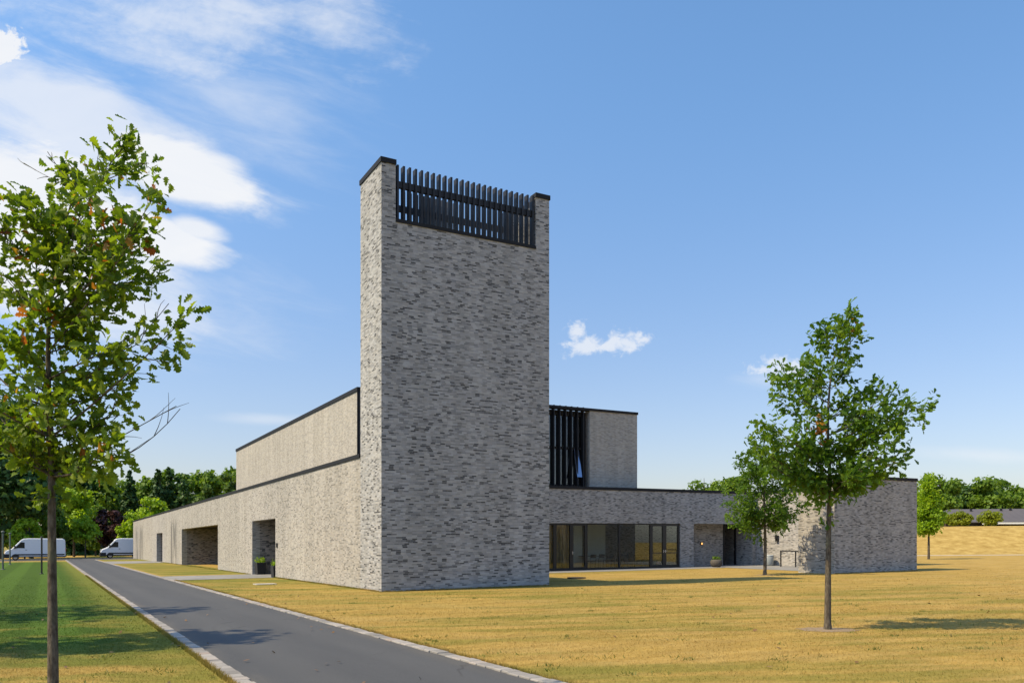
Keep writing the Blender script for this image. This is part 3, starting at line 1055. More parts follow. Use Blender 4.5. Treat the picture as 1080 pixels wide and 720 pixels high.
tb = place(make_table(3.0), b_at(634, WP + 1.9), WP + 1.9)
tag(tb, 'long dark table with chairs round it behind the wide window pane', 'table')
tb2 = place(make_table(1.6), b_at(683, WP + 1.2), WP + 1.2)
tag(tb2, 'short dark table inside next to the double glass doors', 'table')
ch0 = make_chair(); first = True
cl = ['at the left end', 'second from the left', 'third from the left', 'fourth from the left', 'at the right end']
bt = b_at(634, WP + 1.9)
for i, dx in enumerate((-1.2, -.6, 0, .6, 1.2)):
    c = ch0 if i == 0 else copy_tree(ch0)
    place(c, bt + dx, WP + 1.25, math.pi)
    tag(c, 'dark chair behind the glass, %s of the long table row' % cl[i], 'chair', 'chairs along the long table behind the glass')
c = copy_tree(ch0); place(c, b_at(657.5, WP + 1.6), WP + 1.6, 1.9)
tag(c, 'single dark chair turned sideways behind the second wide pane', 'chair')
del c['group']

# red and white candle holder inside the glass porch door
mb = MB(); mb.lathe([(0, 0), (.05, 0), (.055, .03), (.055, .3), (.02, .36), (.02, .42), (0, .42)], 12)
fe = empty('fire_extinguisher'); place(fe, b_at(786.5, cy + .35), cy + .35, 0, .02)
mb.build('cylinder', M['red'], fe)
mb = MB(); mb.lathe([(.03, .421), (.03, .5), (0, .5)], 10); mb.build('cap', M['plaster'], fe)
tag(fe, 'small red cylinder with a white cap standing behind the porch door glass', 'extinguisher')
# red toy/box inside the double doors
mb = MB(); mb.box(-.16, .16, -.12, .12, .0, .16)
tc_ = empty('toy_box'); place(tc_, b_at(694, WP + .75), WP + .75)
mb.build('box_base', simple('yellow_plastic', (.45, .28, .05), .5), tc_, bevel=.01)
mb = MB(); mb.box(-.11, .11, -.09, .09, .161, .34); mb.build('box_top', M['red'], tc_, bevel=.02)
tag(tc_, 'small red and yellow box on the floor inside the double glass doors', 'box')

# ------------------------------------------------------------------ outside small things
# round stone pot
pot = empty('planter'); px_, pY = 755.5, 1435 / (597.9 + .0089 * 707 - 576)
pot.location = (at(px_, pY), pY, G(at(px_, pY), pY) + .008)
mb = MB(); mb.lathe([(.0, 0), (.22, 0), (.33, .12), (.37, .27), (.34, .42), (.29, .47), (.25, .46), (.25, .40), (0, .40)], 20); mb.build('bowl', M['stonepot'], pot)
r_ = np.random.default_rng(4)
n = 160
P = np.stack([r_.uniform(-.24, .24, n), r_.uniform(-.24, .24, n), r_.uniform(.40, .62, n)], 1)
d = r_.normal(0, .05, (n, 3)); e = r_.normal(0, .03, (n, 3))
np_mesh('plant', np.stack([P, P + d, P + d + e, P + e], 1).reshape(-1, 3), np.arange(4 * n).reshape(n, 4), M['f_mid'], pot)
tag(pot, 'round dark stone bowl planted with greenery on the terrace edge', 'planter')

# grey bin by the sunny wall
bin_ = empty('litter_bin'); place(bin_, EB1 - .55, a_at(811, EB1 - .55), 0, .012)
mb = MB(); mb.lathe([(0, 0), (.25, 0), (.28, .05), (.30, .62), (.27, .66), (0, .67)], 18); mb.build('body', simple('grey_bin', (.28, .31, .32), .45, .4), bin_)
mb = MB(); mb.lathe([(.0, .70), (.24, .70), (.285, .67), (.31, .665), (.31, .64)][::-1], 18); mb.build('lid', simple('pale_lid', (.42, .45, .46), .4, .4), bin_)
tag(bin_, 'rounded grey litter bin standing against the sunlit brick wall', 'bin')

# black handrail
hr = empty('handrail'); aa = a_at(823.5, EB1 - 1.6)
place(hr, EB1 - 1.6, aa, 0, .01)
hl = 3.3
mb = MB(); mb.box(-.035, .035, -hl, .035, .93, 1.0); mb.build('top_rail', M['plastic'], hr)
for yy in (0, -1.15, -2.3):
    mb = MB(); mb.box(-.03, .03, yy - .03, yy + .03, 0, .929); mb.build('post', M['plastic'], hr)
tag(hr, 'black steel handrail on posts beside the freestanding brick block', 'handrail')

# planters in the first doorway of the long wing
def box_planter(b, a, label, s=.42):
    r = empty('planter'); place(r, b, a, .1, .012)
    mb = MB()
    mb.prism([(-s * .42, 0), (s * .42, 0), (s * .5, s * 1.25), (-s * .5, s * 1.25)], -s * .45, s * .45)
    mb.build('pot', M['plastic'], r, bevel=.012)
    n = 130; P = np.stack([r_.uniform(-s * .4, s * .4, n), r_.uniform(-s * .4, s * .4, n), s * 1.25 + r_.uniform(0, .28, n)], 1)
    d = r_.normal(0, .05, (n, 3)); e = r_.normal(0, .03, (n, 3))
    np_mesh('plant', np.stack([P, P + d, P + d + e, P + e], 1).reshape(-1, 3), np.arange(4 * n).reshape(n, 4), M['f_light'], r)
    return tag(r, label, 'planter')


box_planter(.36, min(a_at(271.5, .3), A1 - .35), 'black square planter with green tuft standing inside the first doorway', .52)
box_planter(.12, A0 + .33, 'black planter tucked beside the right jamb of the first doorway', .46)

# manhole covers
mb = MB(); x, Y = at(279.5, 34.2), 34.2
mb.box(-.42, .42, -.32, .32, -.02, .03); o = mb.build('manhole_cover', M['concrete'], None, loc=(x, Y, G(x, Y)), rz=TH)
tag(o, 'pale square concrete cover lying in the grass before the long wing', 'manhole cover')
x, Y = at(608, 37.3), 37.3
mb = MB(); mb.lathe([(0, .0), (.40, 0), (.44, .02), (.42, .045), (.34, .05), (0, .05)], 24)
o = mb.build('manhole_cover', M['plastic'], None, loc=(x, Y, G(x, Y)))
tag(o, 'dark round cover in the lawn right of the tower', 'manhole cover')

# posts
def post(px, Y, top, w, m, label, head=False, cat='post'):
    x = at(px, Y); z0 = G(x, Y); h = CAMZ + (HOR - top) * Y / F - z0
    r = empty('lamp_post' if head else 'post', (x, Y, z0))
    mb = MB(); mb.tube([(0, 0, 0), (0, 0, h)], w / 2, 10); mb.build('shaft', m, r)
    mb = MB(); mb.lathe([(0, 0), (w * 1.3, 0), (w * 1.3, .03), (w * .51, .05)], 12); mb.build('base_plate', m, r)
    if head:
        mb = MB(); mb.lathe([(.04, h + .001), (.11, h + .03), (.11, h + .14), (.05, h + .18), (0, h + .18)], 14); mb.build('lamp_head', m, r)
    else:
        mb = MB(); mb.lathe([(w * .7, h + .001), (w * .7, h + .04), (0, h + .06)], 12); mb.build('cap', m, r)
    return tag(r, label, cat)


post(44, 49.5, 566.5, .10, M['frame'], 'slim black post on the green lawn in front of the left van')
post(3, 60, 562, .13, M['post'], 'tall grey lamp post at the left edge of the lawn', True, 'lamp post')
post(10.5, 76, 563.5, .13, M['post'], 'grey lamp post just in front of the left van bonnet', True, 'lamp post')


# ------------------------------------------------------------------ vans
def make_van():
    r = empty('van')
    HWD = 1.0
    prof = [(-3.42, .42), (3.25, .36), (3.40, .55), (3.42, .95), (3.22, 1.22), (2.62, 1.45), (1.62, 2.52), (1.35, 2.68), (.8, 2.74), (-3.15, 2.70), (-3.38, 2.50), (-3.44, 1.2)]
    mb = MB(); mb.prism(prof, -HWD, HWD)
    mb.build('body', M['van_paint'], r, bevel=.10)
    # windscreen
    mb = MB()
    d = Vector((2.62 - 1.62, 0, 1.45 - 2.52)).normalized(); nrm = Vector((1.07, 0, 1.0)).normalized() * .015
    a_, b_ = Vector((1.70, 0, 2.43)) + nrm, Vector((2.56, 0, 1.51)) + nrm
    mb.face([(a_.x, -.80, a_.z), (b_.x, -.88, b_.z), (b_.x, .88, b_.z), (a_.x, .80, a_.z)])
    mb.build('windscreen', M['van_glass'], r)
    for s in (-1, 1):
        y = s * (HWD + .004)
        mb = MB(); pts = [(2.30, y, 1.52), (1.20, y, 1.50), (1.20, y, 2.22), (1.62, y, 2.26)]
        mb.face(pts if s > 0 else pts[::-1]); mb.build('side_window', M['van_glass'], r)
        mb = MB(); mb.box(-3.30, 2.2, s * HWD + (0.002 if s > 0 else -.035), s * HWD + (.035 if s > 0 else -.002), .62, .78); mb.build('rub_strip', M['plastic'], r)
        mb = MB(); mb.box(-3.38, 3.0, s * HWD + (0.002 if s > 0 else -.02), s * HWD + (.02 if s > 0 else -.002), .36, .50); mb.build('sill', M['plastic'], r)
        mb = MB(); mb.box(2.20, 2.36, s * HWD + (.01 if s > 0 else -.26), s * HWD + (.26 if s > 0 else -.01), 1.45, 1.82); mb.build('wing_mirror', M['plastic'], r, bevel=.03)
        mb = MB(); mb.box(.95, 1.12, s * HWD + (.003 if s > 0 else -.03), s * HWD + (.03 if s > 0 else -.003), 1.26, 1.31); mb.build('door_handle', M['plastic'], r)
        mb = MB(); mb.box(3.28, 3.42, s * .62 - .2, s * .62 + .2, .98, 1.24); mb.build('headlight', M['steel'], r, bevel=.03)
        mb = MB(); mb.box(-3.47, -3.40, s * .9 - .07, s * .9 + .07, 1.1, 1.5); mb.build('tail_light', M['red'], r)
        for x in (2.22, -2.05):
            mb = MB(); c = (x, s * .86, .35)
            mb.lathe([(.0, -.12), (.26, -.13), (.34, -.11), (.355, -.05), (.355, .05), (.34, .11), (.26, .13), (0, .12)], 22, c, 'y')
            w = mb.build('wheel', M['tyre'], r)
            mb = MB(); mb.lathe([(0, s * .15), (.06, s * .15), (.20, s * .137), (.225, s * .133)][::1], 18, c, 'y'); mb.build('rim', M['steel'], w)
            mb = MB(); yy = s * (HWD + .003)
            arc = [(x + .44 * math.cos(t), yy, .36 + .44 * math.sin(t)) for t in np.linspace(0, math.pi, 14)]
            mb.face(arc if s < 0 else arc[::-1]); mb.build('wheel_arch', M['frame'], r)
    mb = MB(); mb.box(2.72, 3.50, -1.015, 1.015, .28, .80); mb.build('front_bumper', M['plastic'], r, bevel=.05)
    mb = MB(); mb.box(-3.52, -3.44, -.95, .95, .40, .62); mb.build('rear_bumper', M['plastic'], r, bevel=.03)
    mb = MB(); mb.box(3.40, 3.45, -.4, .4, .74, .94); mb.build('grille', M['frame'], r)
    return r


def put_van(v, px, Y, label):
    x = at(px, Y); v.location = (x, Y, G(x, Y) + .005); v.rotation_euler = (0, 0, TH + math.pi); v.scale = (.94, .94, .97)
    tag(v, label, 'van', 'white vans parked at the end of the road')


van = make_van()
put_van(van, 37.5, 101, 'white panel van parked before dark trees with its whole side in view')
van2 = copy_tree(van)
put_van(van2, 134, 110.5, 'white panel van with its rear hidden by the end of the long wing')


# ------------------------------------------------------------------ young oaks
def leaf_template(lobed=True):
    """outline in x (across) and y (along); fan around the midrib"""
    if lobed:
        half = [(0.0, 0.0), (0.035, 0.10), (0.13, 0.22), (0.075, 0.32), (0.22, 0.46), (0.12, 0.54), (0.27, 0.70), (0.15, 0.78), (0.17, 0.90), (0.0, 1.0)]
    else:
        half = [(0.0, 0.0), (0.14, 0.2), (0.10, 0.42), (0.24, 0.66), (0.0, 1.0)]
    half = [(x * 1.25, y) for x, y in half]
    L = [(-x, y) for x, y in half[1:-1]]
    R = half[1:-1]
    V_ = [(0, 0, 0)]; F_ = []
    mid = [(0, y, 0) for x, y in half[1:-1]]
    n = len(R)
    V_ = [(0, 0, 0), (0, 1, 0)] + [(x, y, abs(x) * .35) for x, y in R] + [(x, y, abs(x) * .35) for x, y in L] + mid
    r0, l0, m0 = 2, 2 + n, 2 + 2 * n
    F_ += [(0, r0, m0), (0, m0, l0)]
    for i in range(n - 1):
        F_ += [(r0 + i, r0 + i + 1, m0 + i), (m0 + i, r0 + i + 1, m0 + i + 1), (l0 + i + 1, l0 + i, m0 + i), (l0 + i + 1, m0 + i, m0 + i + 1)]
    F_ += [(r0 + n - 1, 1, m0 + n - 1), (m0 + n - 1, 1, l0 + n - 1)]
    return np.array(V_, float), np.array(F_, int)


def leaves_mesh(name, pos, dirs, size, m, parent, lobed, rng):
    tv, tf = leaf_template(lobed)
    n = len(pos)
    tv = tv.copy()
    d = dirs / np.linalg.norm(dirs, axis=1, keepdims=True)
    up = rng.normal(0, 1.0, (n, 3)) + np.array([0, -.25, .7])
    s = np.cross(d, up); s /= np.linalg.norm(s, axis=1, keepdims=True) + 1e-9
    t = np.cross(s, d)
    # droop along the leaf
    y = tv[:, 1]
    loc = tv[None] * size[:, None, None]
    curl = rng.uniform(-.1, .35, n)
    vz = loc[:, :, 2] - curl[:, None] * (y[None] ** 2) * size[:, None]
    out = pos[:, None] + loc[:, :, 0:1] * s[:, None] + loc[:, :, 1:2] * d[:, None] + vz[:, :, None] * t[:, None]
    k = len(tv)
    f = (tf[None] + (np.arange(n) * k)[:, None, None]).reshape(-1, 3)
    return np_mesh(name, out.reshape(-1, 3), f, m, parent)


def bez(p0, p1, p2, n):
    return [p0 * (1 - t) ** 2 + p1 * 2 * t * (1 - t) + p2 * t * t for t in np.linspace(0, 1, n)]


def young_oak(name, label, base_px, Y, trunk_px, tips, leaf_m, leaf_size, leaf_per, seed, r0=.06, lobed=True,
              extra=10, bare=(), depth=.62, orange=None, sprouts=(), twig=1.0, inset=.15, start=.08, group=None, cat='young tree'):
    """trunk_px: column,row list from base to leader top; tips: column,row where limbs end"""
    rng = np.random.default_rng(seed); rr = random.Random(seed)
    bx = at(base_px, Y); bz = G(bx, Y)
    root = empty(name, (bx, Y, bz))
    def loc(px, py, dy=0.0):
        yy = Y + dy
        return np.array([(px - CX) / F * yy - bx, dy, CAMZ + (HOR - py) * yy / F - bz])
    tp = [np.array([0, 0, -.05])] + [loc(px, py, rr.uniform(-.05, .05)) for px, py in trunk_px]
    # smooth trunk
    tpts = []
    for i in range(len(tp) - 1):
        for t in np.linspace(0, 1, 6)[:-1]:
            p_1 = tp[max(i - 1, 0)]; p0 = tp[i]; p1 = tp[i + 1]; p2 = tp[min(i + 2, len(tp) - 1)]
            tpts.append(.5 * ((2 * p0) + (p1 - p_1) * t + (2 * p_1 - 5 * p0 + 4 * p1 - p2) * t * t + (3 * p0 - p_1 - 3 * p1 + p2) * t ** 3))
    tpts.append(tp[-1])
    tpts = np.array(tpts)
    Htop = tpts[-1][2]
    wood = MB()
    trad = [max(.006, r0 * (1.18 if p[2] < .08 else 1.0) * (1 - .88 * max(0, p[2]) / Htop)) for p in tpts]
    wood.tube([Vector(p) for p in tpts], trad, 12)
    crown_z = min(loc(px, py)[2] for px, py in tips)
    cz0 = max(crown_z - .25, 0.35 * Htop)
    L_pos = []; L_dir = []; O_pos = []; O_dir = []

    def leaf_tuft(p, d, k, spread=1.0, store=None):
        for _ in range(k):
            dd = d * .9 + rng.normal(0, .75, 3) * spread
            dd[2] -= .12
            (store[0] if store else L_pos).append(p + rng.normal(0, leaf_size * .45, 3))
            (store[1] if store else L_dir).append(dd)

    def twig_line(p, d, length, rad):
        q = p + d * length + np.array([0, 0, rr.uniform(-.05, .12) * length])
        m_ = (p + q) / 2 + rng.normal(0, .08, 3) * length
        pts = bez(p, m_, q, 4)
        wood.tube([Vector(x) for x in pts], list(np.linspace(rad, rad * .35, 4)), 5, caps=False)
        return pts

    def limb(tip, leafy=True, r_scale=1.0, dens=1.0):
        hv = tip - np.array([0, 0, max(cz0, tip[2] - math.hypot(tip[0], tip[1]) * .6 - .4)])
        if leafy: tip = tip - hv / (np.linalg.norm(hv) + 1e-6) * min(inset, .5 * np.linalg.norm(hv))
        tz = tip[2]
        horiz = math.hypot(tip[0], tip[1])
        # leave the trunk below the tip
        zz = np.clip(tz - horiz * rr.uniform(.35, .75), cz0, tpts[-2][2])
        i = int(np.argmin(np.abs(tpts[:, 2] - zz))); p0 = tpts[i]
        ln = np.linalg.norm(tip - p0)
        mid = p0 * .45 + tip * .55 + np.array([0, 0, -.10 * ln + rr.uniform(-.08, .1) * ln]) + rng.normal(0, .05, 3) * ln
        n = 9
        pts = bez(p0, mid, tip, n)
        ra = min(trad[i] * .45, .006 + .007 * ln) * r_scale
        wood.tube([Vector(x) for x in pts], list(np.linspace(ra, .003, n)), 6, caps=False)
        if not leafy:
            for k in (4, 6, 7):
                d = pts[k + 1] - pts[k]; d /= np.linalg.norm(d)
                d = d + rng.normal(0, .45, 3); twig_line(pts[k], d / np.linalg.norm(d), .25 * ln * rr.uniform(.5, 1), .004)
            return
        for k in range(2, n):
            t = k / (n - 1)
            d0 = pts[k] - pts[k - 1]; d0 /= np.linalg.norm(d0) + 1e-9
            ntw = 1 + (rr.random() < .5) if t < .95 else 2
            if t > .3:
                for _ in range(ntw):
                    d = d0 * .7 + rng.normal(0, .75, 3); d[2] += .15; d /= np.linalg.norm(d)
                    tl = twig * (.16 + .22 * (1 - abs(t - .6))) * rr.uniform(.5, 1.2)
                    tw = twig_line(pts[k], d, tl, .0045)
                    leaf_tuft(tw[-1], d, int(round(leaf_per * 1.9 * rr.uniform(.6, 1.2))))
                    leaf_tuft(tw[2], d, int(round(leaf_per * .6 * rr.uniform(.4, 1.4))))
            if t > .35:
                leaf_tuft(pts[k], d0, int(round(leaf_per * .6)))
        leaf_tuft(tip, d0, int(leaf_per * 1.8), .7)

    leaf_tuft(tpts[-1], np.array([0, 0, 1.0]), int(leaf_per * 2), .8)
    for i in range(len(tpts) - 8, len(tpts)):
        if tpts[i][2] > cz0: leaf_tuft(tpts[i], np.array([0, 0, 1.0]), int(leaf_per))
    for px, py in tips:
        half = abs(px - base_px) / F * Y
        dy = rr.uniform(-1, 1) * min(depth, depth * .45 + half * .45)
        limb(loc(px, py, dy))
    for _ in range(extra):
        z = rr.uniform(cz0 + .35, Htop * .90)
        wz = np.interp(z, [cz0, (cz0 + Htop) * .42, Htop], [.5, 1.0, .12]) * depth * 1.3
        th = rr.uniform(0, 2 * math.pi)
        limb(np.array([math.cos(th) * wz * .55, math.sin(th) * wz, z]))
    for px, py in bare:
        limb(loc(px, py, rr.uniform(-.3, .3)), leafy=False, r_scale=.45)
    for px, py in sprouts:
        p = loc(px, py); i = int(np.argmin(np.abs(tpts[:, 2] - p[2])))
        pts = twig_line(tpts[i], (p - tpts[i]) / (np.linalg.norm(p - tpts[i]) + 1e-9), np.linalg.norm(p - tpts[i]), .005)
        for q in pts[1:]: leaf_tuft(q, np.array([0, 0, .3]) + rng.normal(0, .3, 3), int(leaf_per * 1.3))
    wood.build('trunk', M['bark'], root)
    P_ = np.array(L_pos); D_ = np.array(L_dir)
    S_ = leaf_size * rng.uniform(.65, 1.25, len(P_))
    leaves_mesh('crown', P_, D_, S_, leaf_m, root, lobed, rng)
    if orange:
        for px, py, k in orange:
            c = loc(px, py, -.35)
            pp = c + rng.normal(0, .075, (k, 3)); dd = rng.normal(0, 1, (k, 3))
            O_pos.append(pp); O_dir.append(dd)
        pp = np.concatenate(O_pos); dd = np.concatenate(O_dir)
        leaves_mesh('withered_leaves', pp, dd, leaf_size * rng.uniform(.7, 1.1, len(pp)), M['orange'], root, lobed, rng)
    print(name, len(P_), 'leaves')
    return tag(root, label, cat, group)


young_oak('oak_tree', 'young oak with browning leaves at the road edge on the green left lawn',
          56, 7.5,
          [(56, 720), (55, 600), (54, 480), (51, 400), (52, 330), (60, 270), (72, 225), (82, 195)],
          [(152, 133), (170, 156), (178, 186), (165, 215), (112, 172), (90, 165), (118, 210), (150, 235), (188, 268), (171, 246),
           (150, 275), (130, 250), (209, 318), (174, 335), (150, 330), (127, 312), (120, 373), (148, 385), (142, 410), (105, 420), (127, 463), (152, 470),
           (63, 484), (30, 465), (10, 452), (8, 188), (40, 205), (54, 218), (20, 235), (-25, 215), (-40, 260), (-5, 275), (-55, 310), (-30, 345), (5, 330),
           (-60, 380), (-25, 405), (10, 390), (-40, 440), (30, 290), (80, 290), (95, 330), (35, 350), (80, 390), (75, 240), (100, 230), (20, 420), (90, 445)],
          M['oak_near'], .105, 3.3, 21, r0=.052, extra=4, bare=[(190, 431), (186, 428), (50, 160), (25, 172), (178, 320)], depth=.75, twig=.55, inset=.31,
          sprouts=[(40, 525), (30, 530), (60, 530)])

young_oak('oak_tree', 'young oak with an orange tuft in its green crown on the dry lawn',
          873, 15.06,
          [(873, 640), (874, 560), (875, 500), (873, 450), (875, 410), (880, 375), (888, 350)],
          [(903, 317), (911, 341), (895, 332), (871, 343), (865, 352), (895, 370), (858, 372), (810, 388), (822, 396), (815, 408), (833, 385), (845, 400), (855, 405), (894, 385), (920, 403), (927, 402), (940, 404),
           (915, 425), (950, 415), (970, 420), (984, 422), (975, 432), (955, 440), (940, 430), (795, 434), (806, 446), (822, 420), (789, 462), (792, 474), (805, 482), (815, 462), (830, 485), (840, 470),
           (966, 473), (958, 480), (945, 490), (930, 470), (925, 492), (902, 500), (890, 490), (848, 512), (835, 505), (860, 490), (905, 450), (930, 450), (840, 445), (860, 430), (900, 415), (910, 475), (880, 470), (930, 495), (915, 505), (885, 505), (865, 512), (845, 500), (825, 495), (815, 490), (900, 460), (950, 460), (925, 445), (850, 460)],
          M['oak_mid'], .125, 3.1, 33, r0=.062, extra=4, depth=1.0, twig=.72, inset=.24, orange=[(864, 453, 26), (868, 460, 12), (904, 340, 5)],
          sprouts=[(870, 553), (880, 512)])

young_oak('oak_tree', 'young oak in front of the glass porch door, its crown dense and low',
          806.5, 39.0,
          [(807, 590), (807, 565), (806, 540), (806, 510), (806, 480), (807, 462)],
          [(768, 530), (772, 545), (780, 555), (795, 562), (820, 556), (834, 548), (846, 535), (782, 484), (795, 468), (812, 458), (828, 470), (842, 490), (848, 508), (772, 508),
           (765, 518), (790, 500), (820, 490), (830, 510), (800, 520), (815, 530), (785, 530), (835, 525), (800, 490), (790, 545), (825, 540)],
          M['oak_mid'], .17, 6.2, 5, r0=.085, lobed=False, extra=18, depth=1.5, twig=1.6, inset=.1)

young_oak('sapling_tree', 'slender young tree with bright green crown on the lawn right of the brick block',
          979.5, 66,
          [(979.5, 575), (979.5, 560), (979, 545), (978, 525), (977, 508)],
          [(966, 552), (970, 557), (990, 552), (996, 545), (999, 538), (962, 535), (965, 520), (985, 515), (994, 526), (972, 508), (980, 502), (975, 540), (985, 540), (980, 525)],
          M['f_light'], .30, 4.2, 8, r0=.10, lobed=False, extra=14, depth=1.2, twig=1.2, inset=.7)

# bare soil rings under two of the trees
for px, Y, r in ((872, 15.1, .42), (806.5, 39.0, .40)):
    x = at(px, Y); mb = MB()
    n = 26; c = (x, Y, G(x, Y) + .02)
    pts = [(x + math.cos(t) * r * random.uniform(.8, 1.2) * 1.25, Y + math.sin(t) * r * random.uniform(.8, 1.15), 0) for t in np.linspace(0, 2 * math.pi, n, endpoint=False)]
    pts = [(p[0], p[1], G(p[0], p[1]) + .005) for p in pts]
    for k in range(n): mb.face([c, pts[k], pts[(k + 1) % n]])
    tag(mb.build('bare_soil_patch', M['soil']), kind='structure')


# ------------------------------------------------------------------ background trees
def cards(centres, normals, size, rng, aspect=1.0):
    n = len(centres)
    nn = normals + rng.normal(0, .55, (n, 3)); nn /= np.linalg.norm(nn, axis=1, keepdims=True)
    up = rng.normal(0, 1, (n, 3))
    s = np.cross(nn, up); s /= np.linalg.norm(s, axis=1, keepdims=True) + 1e-9
    t = np.cross(nn, s)
    sz = size * rng.uniform(.55, 1.35, n)[:, None]
    a = centres - s * sz * .5 + t * sz * .12 * rng.normal(0, 1, (n, 1))
    b = centres - t * sz * .42 * aspect
    c = centres + s * sz * .5
    d = centres + t * sz * .45 * aspect + nn * sz * .15
    return np.stack([a, b, c, d], 1).reshape(-1, 3)


def broad_crown(rng, w, h, z0, nclump, ncard, card, flat=1.0, taper=.5):
    """crown between z0 and h, half width w"""
    C = []
    cz = (z0 + h) / 2; rz = (h - z0) / 2
    pts = []
    for i in range(nclump):
        while True:
            p = rng.uniform(-1, 1, 3)
            r = np.linalg.norm(p)
            if .35 < r < 1: break
        k = 1 - taper * max(0, p[2]) ** 1.5
        pts.append((np.array([p[0] * w * .78 * k, p[1] * w * .78 * k, cz + p[2] * rz * .86]), rng.uniform(.24, .46) * w))
    per = ncard // nclump
    allc = []; alln = []
    for c, r in pts:
        d = rng.normal(0, 1, (per, 3)); d /= np.linalg.norm(d, axis=1, keepdims=True)
        rad = r * (rng.uniform(0, 1, (per, 1)) ** .35) * rng.uniform(.8, 1.12, (per, 1))
        q = c + d * rad * np.array([1.1, 1.1, .82])
        allc.append(q); alln.append(d + np.array([0, 0, .35]))
    return cards(np.concatenate(allc), np.concatenate(alln), card, rng)


def conifer_crown(rng, w, h, z0, layers, ncard, card, droop=.35, power=.85):
    allc = []; alln = []
    w = w * 1.35
    per_layer = ncard // layers
    for i in range(layers):
        t = (i + rng.uniform(-.3, .3)) / layers
        z = z0 + (h - z0) * t
        R = w * (1 - max(t, 0)) ** power * rng.uniform(.82, 1.12) + .05 * w
        nb = max(4, int(9 * (1 - t) + 4))
        k = max(3, int(per_layer * (1.5 * (1 - t) + .25) / nb))
        for b in range(nb):
            th = rng.uniform(0, 2 * np.pi); L = R * rng.uniform(.62, 1.12)
            s = rng.uniform(.12, 1, k) ** .8
            wd = .16 * L * (1.1 - s)
            x = s * L; off = rng.normal(0, 1, k) * wd
            zz = z - droop * L * s ** 1.4 + .10 * L * s ** 3 + rng.normal(0, .05 * L + .08, k)
            allc.append(np.stack([np.cos(th) * x - np.sin(th) * off, np.sin(th) * x + np.cos(th) * off, zz], 1))
            nrm = np.tile(np.array([np.cos(th) * .5, np.sin(th) * .5, .8]), (k, 1)); alln.append(nrm)
    return cards(np.concatenate(allc), np.concatenate(alln), card, rng)


def bg_tree(name, label, px, top, Y, hw_px, kind, m, seed, z0f=.12, ncard=3200, card=.55, group=None, nclump=26, cat='tree', taper=.5):
    rng = np.random.default_rng(seed)
    x = at(px, Y); z = G(x, Y)
    h = CAMZ + (HOR - top) * Y / F - z
    w = hw_px * Y / F * 1.18
    root = empty(name, (x, Y, z))
    if kind == 'conifer':
        v = conifer_crown(rng, w, h, h * z0f, max(20, int(h * 2.6)), int(ncard * 1.5), card)
    elif kind == 'pine':
        v = np.concatenate([conifer_crown(rng, w, h, h * z0f, 12, ncard // 2, card, .12, .55), broad_crown(rng, w * .9, h * .95, h * .45, nclump, ncard // 2, card)])
    else:
        v = broad_crown(rng, w, h, h * z0f, nclump, ncard, card, taper=taper)
    np_mesh('crown', v, np.arange(len(v)).reshape(-1, 4), m, root)
    tr = max(.08, h * .014)
    mb = MB()
    bend = rng.normal(0, .02 * h, 2)
    pts = [Vector((0, 0, -.1)), Vector((bend[0] * .3, bend[1] * .3, h * .3)), Vector((bend[0], bend[1], h * .6)), Vector((bend[0] * .6, bend[1] * .6, h * .88))]
    mb.tube(pts, [tr * 1.25, tr, tr * .6, tr * .15], 8)
    if kind != 'conifer':
        for _ in range(6):
            th = rng.uniform(0, 6.28); zz = rng.uniform(.25, .6) * h
            p0 = Vector((bend[0] * zz / h, bend[1] * zz / h, zz)); L = w * rng.uniform(.5, .85)
            p2 = p0 + Vector((math.cos(th) * L, math.sin(th) * L, L * .7))
            mb.tube([p0, (p0 + p2) / 2 + Vector((0, 0, -.1 * L)), p2], [tr * .45, tr * .3, tr * .08], 6, caps=False)
    mb.build('trunk', M['bark2'], root)
    return tag(root, label, cat, group)


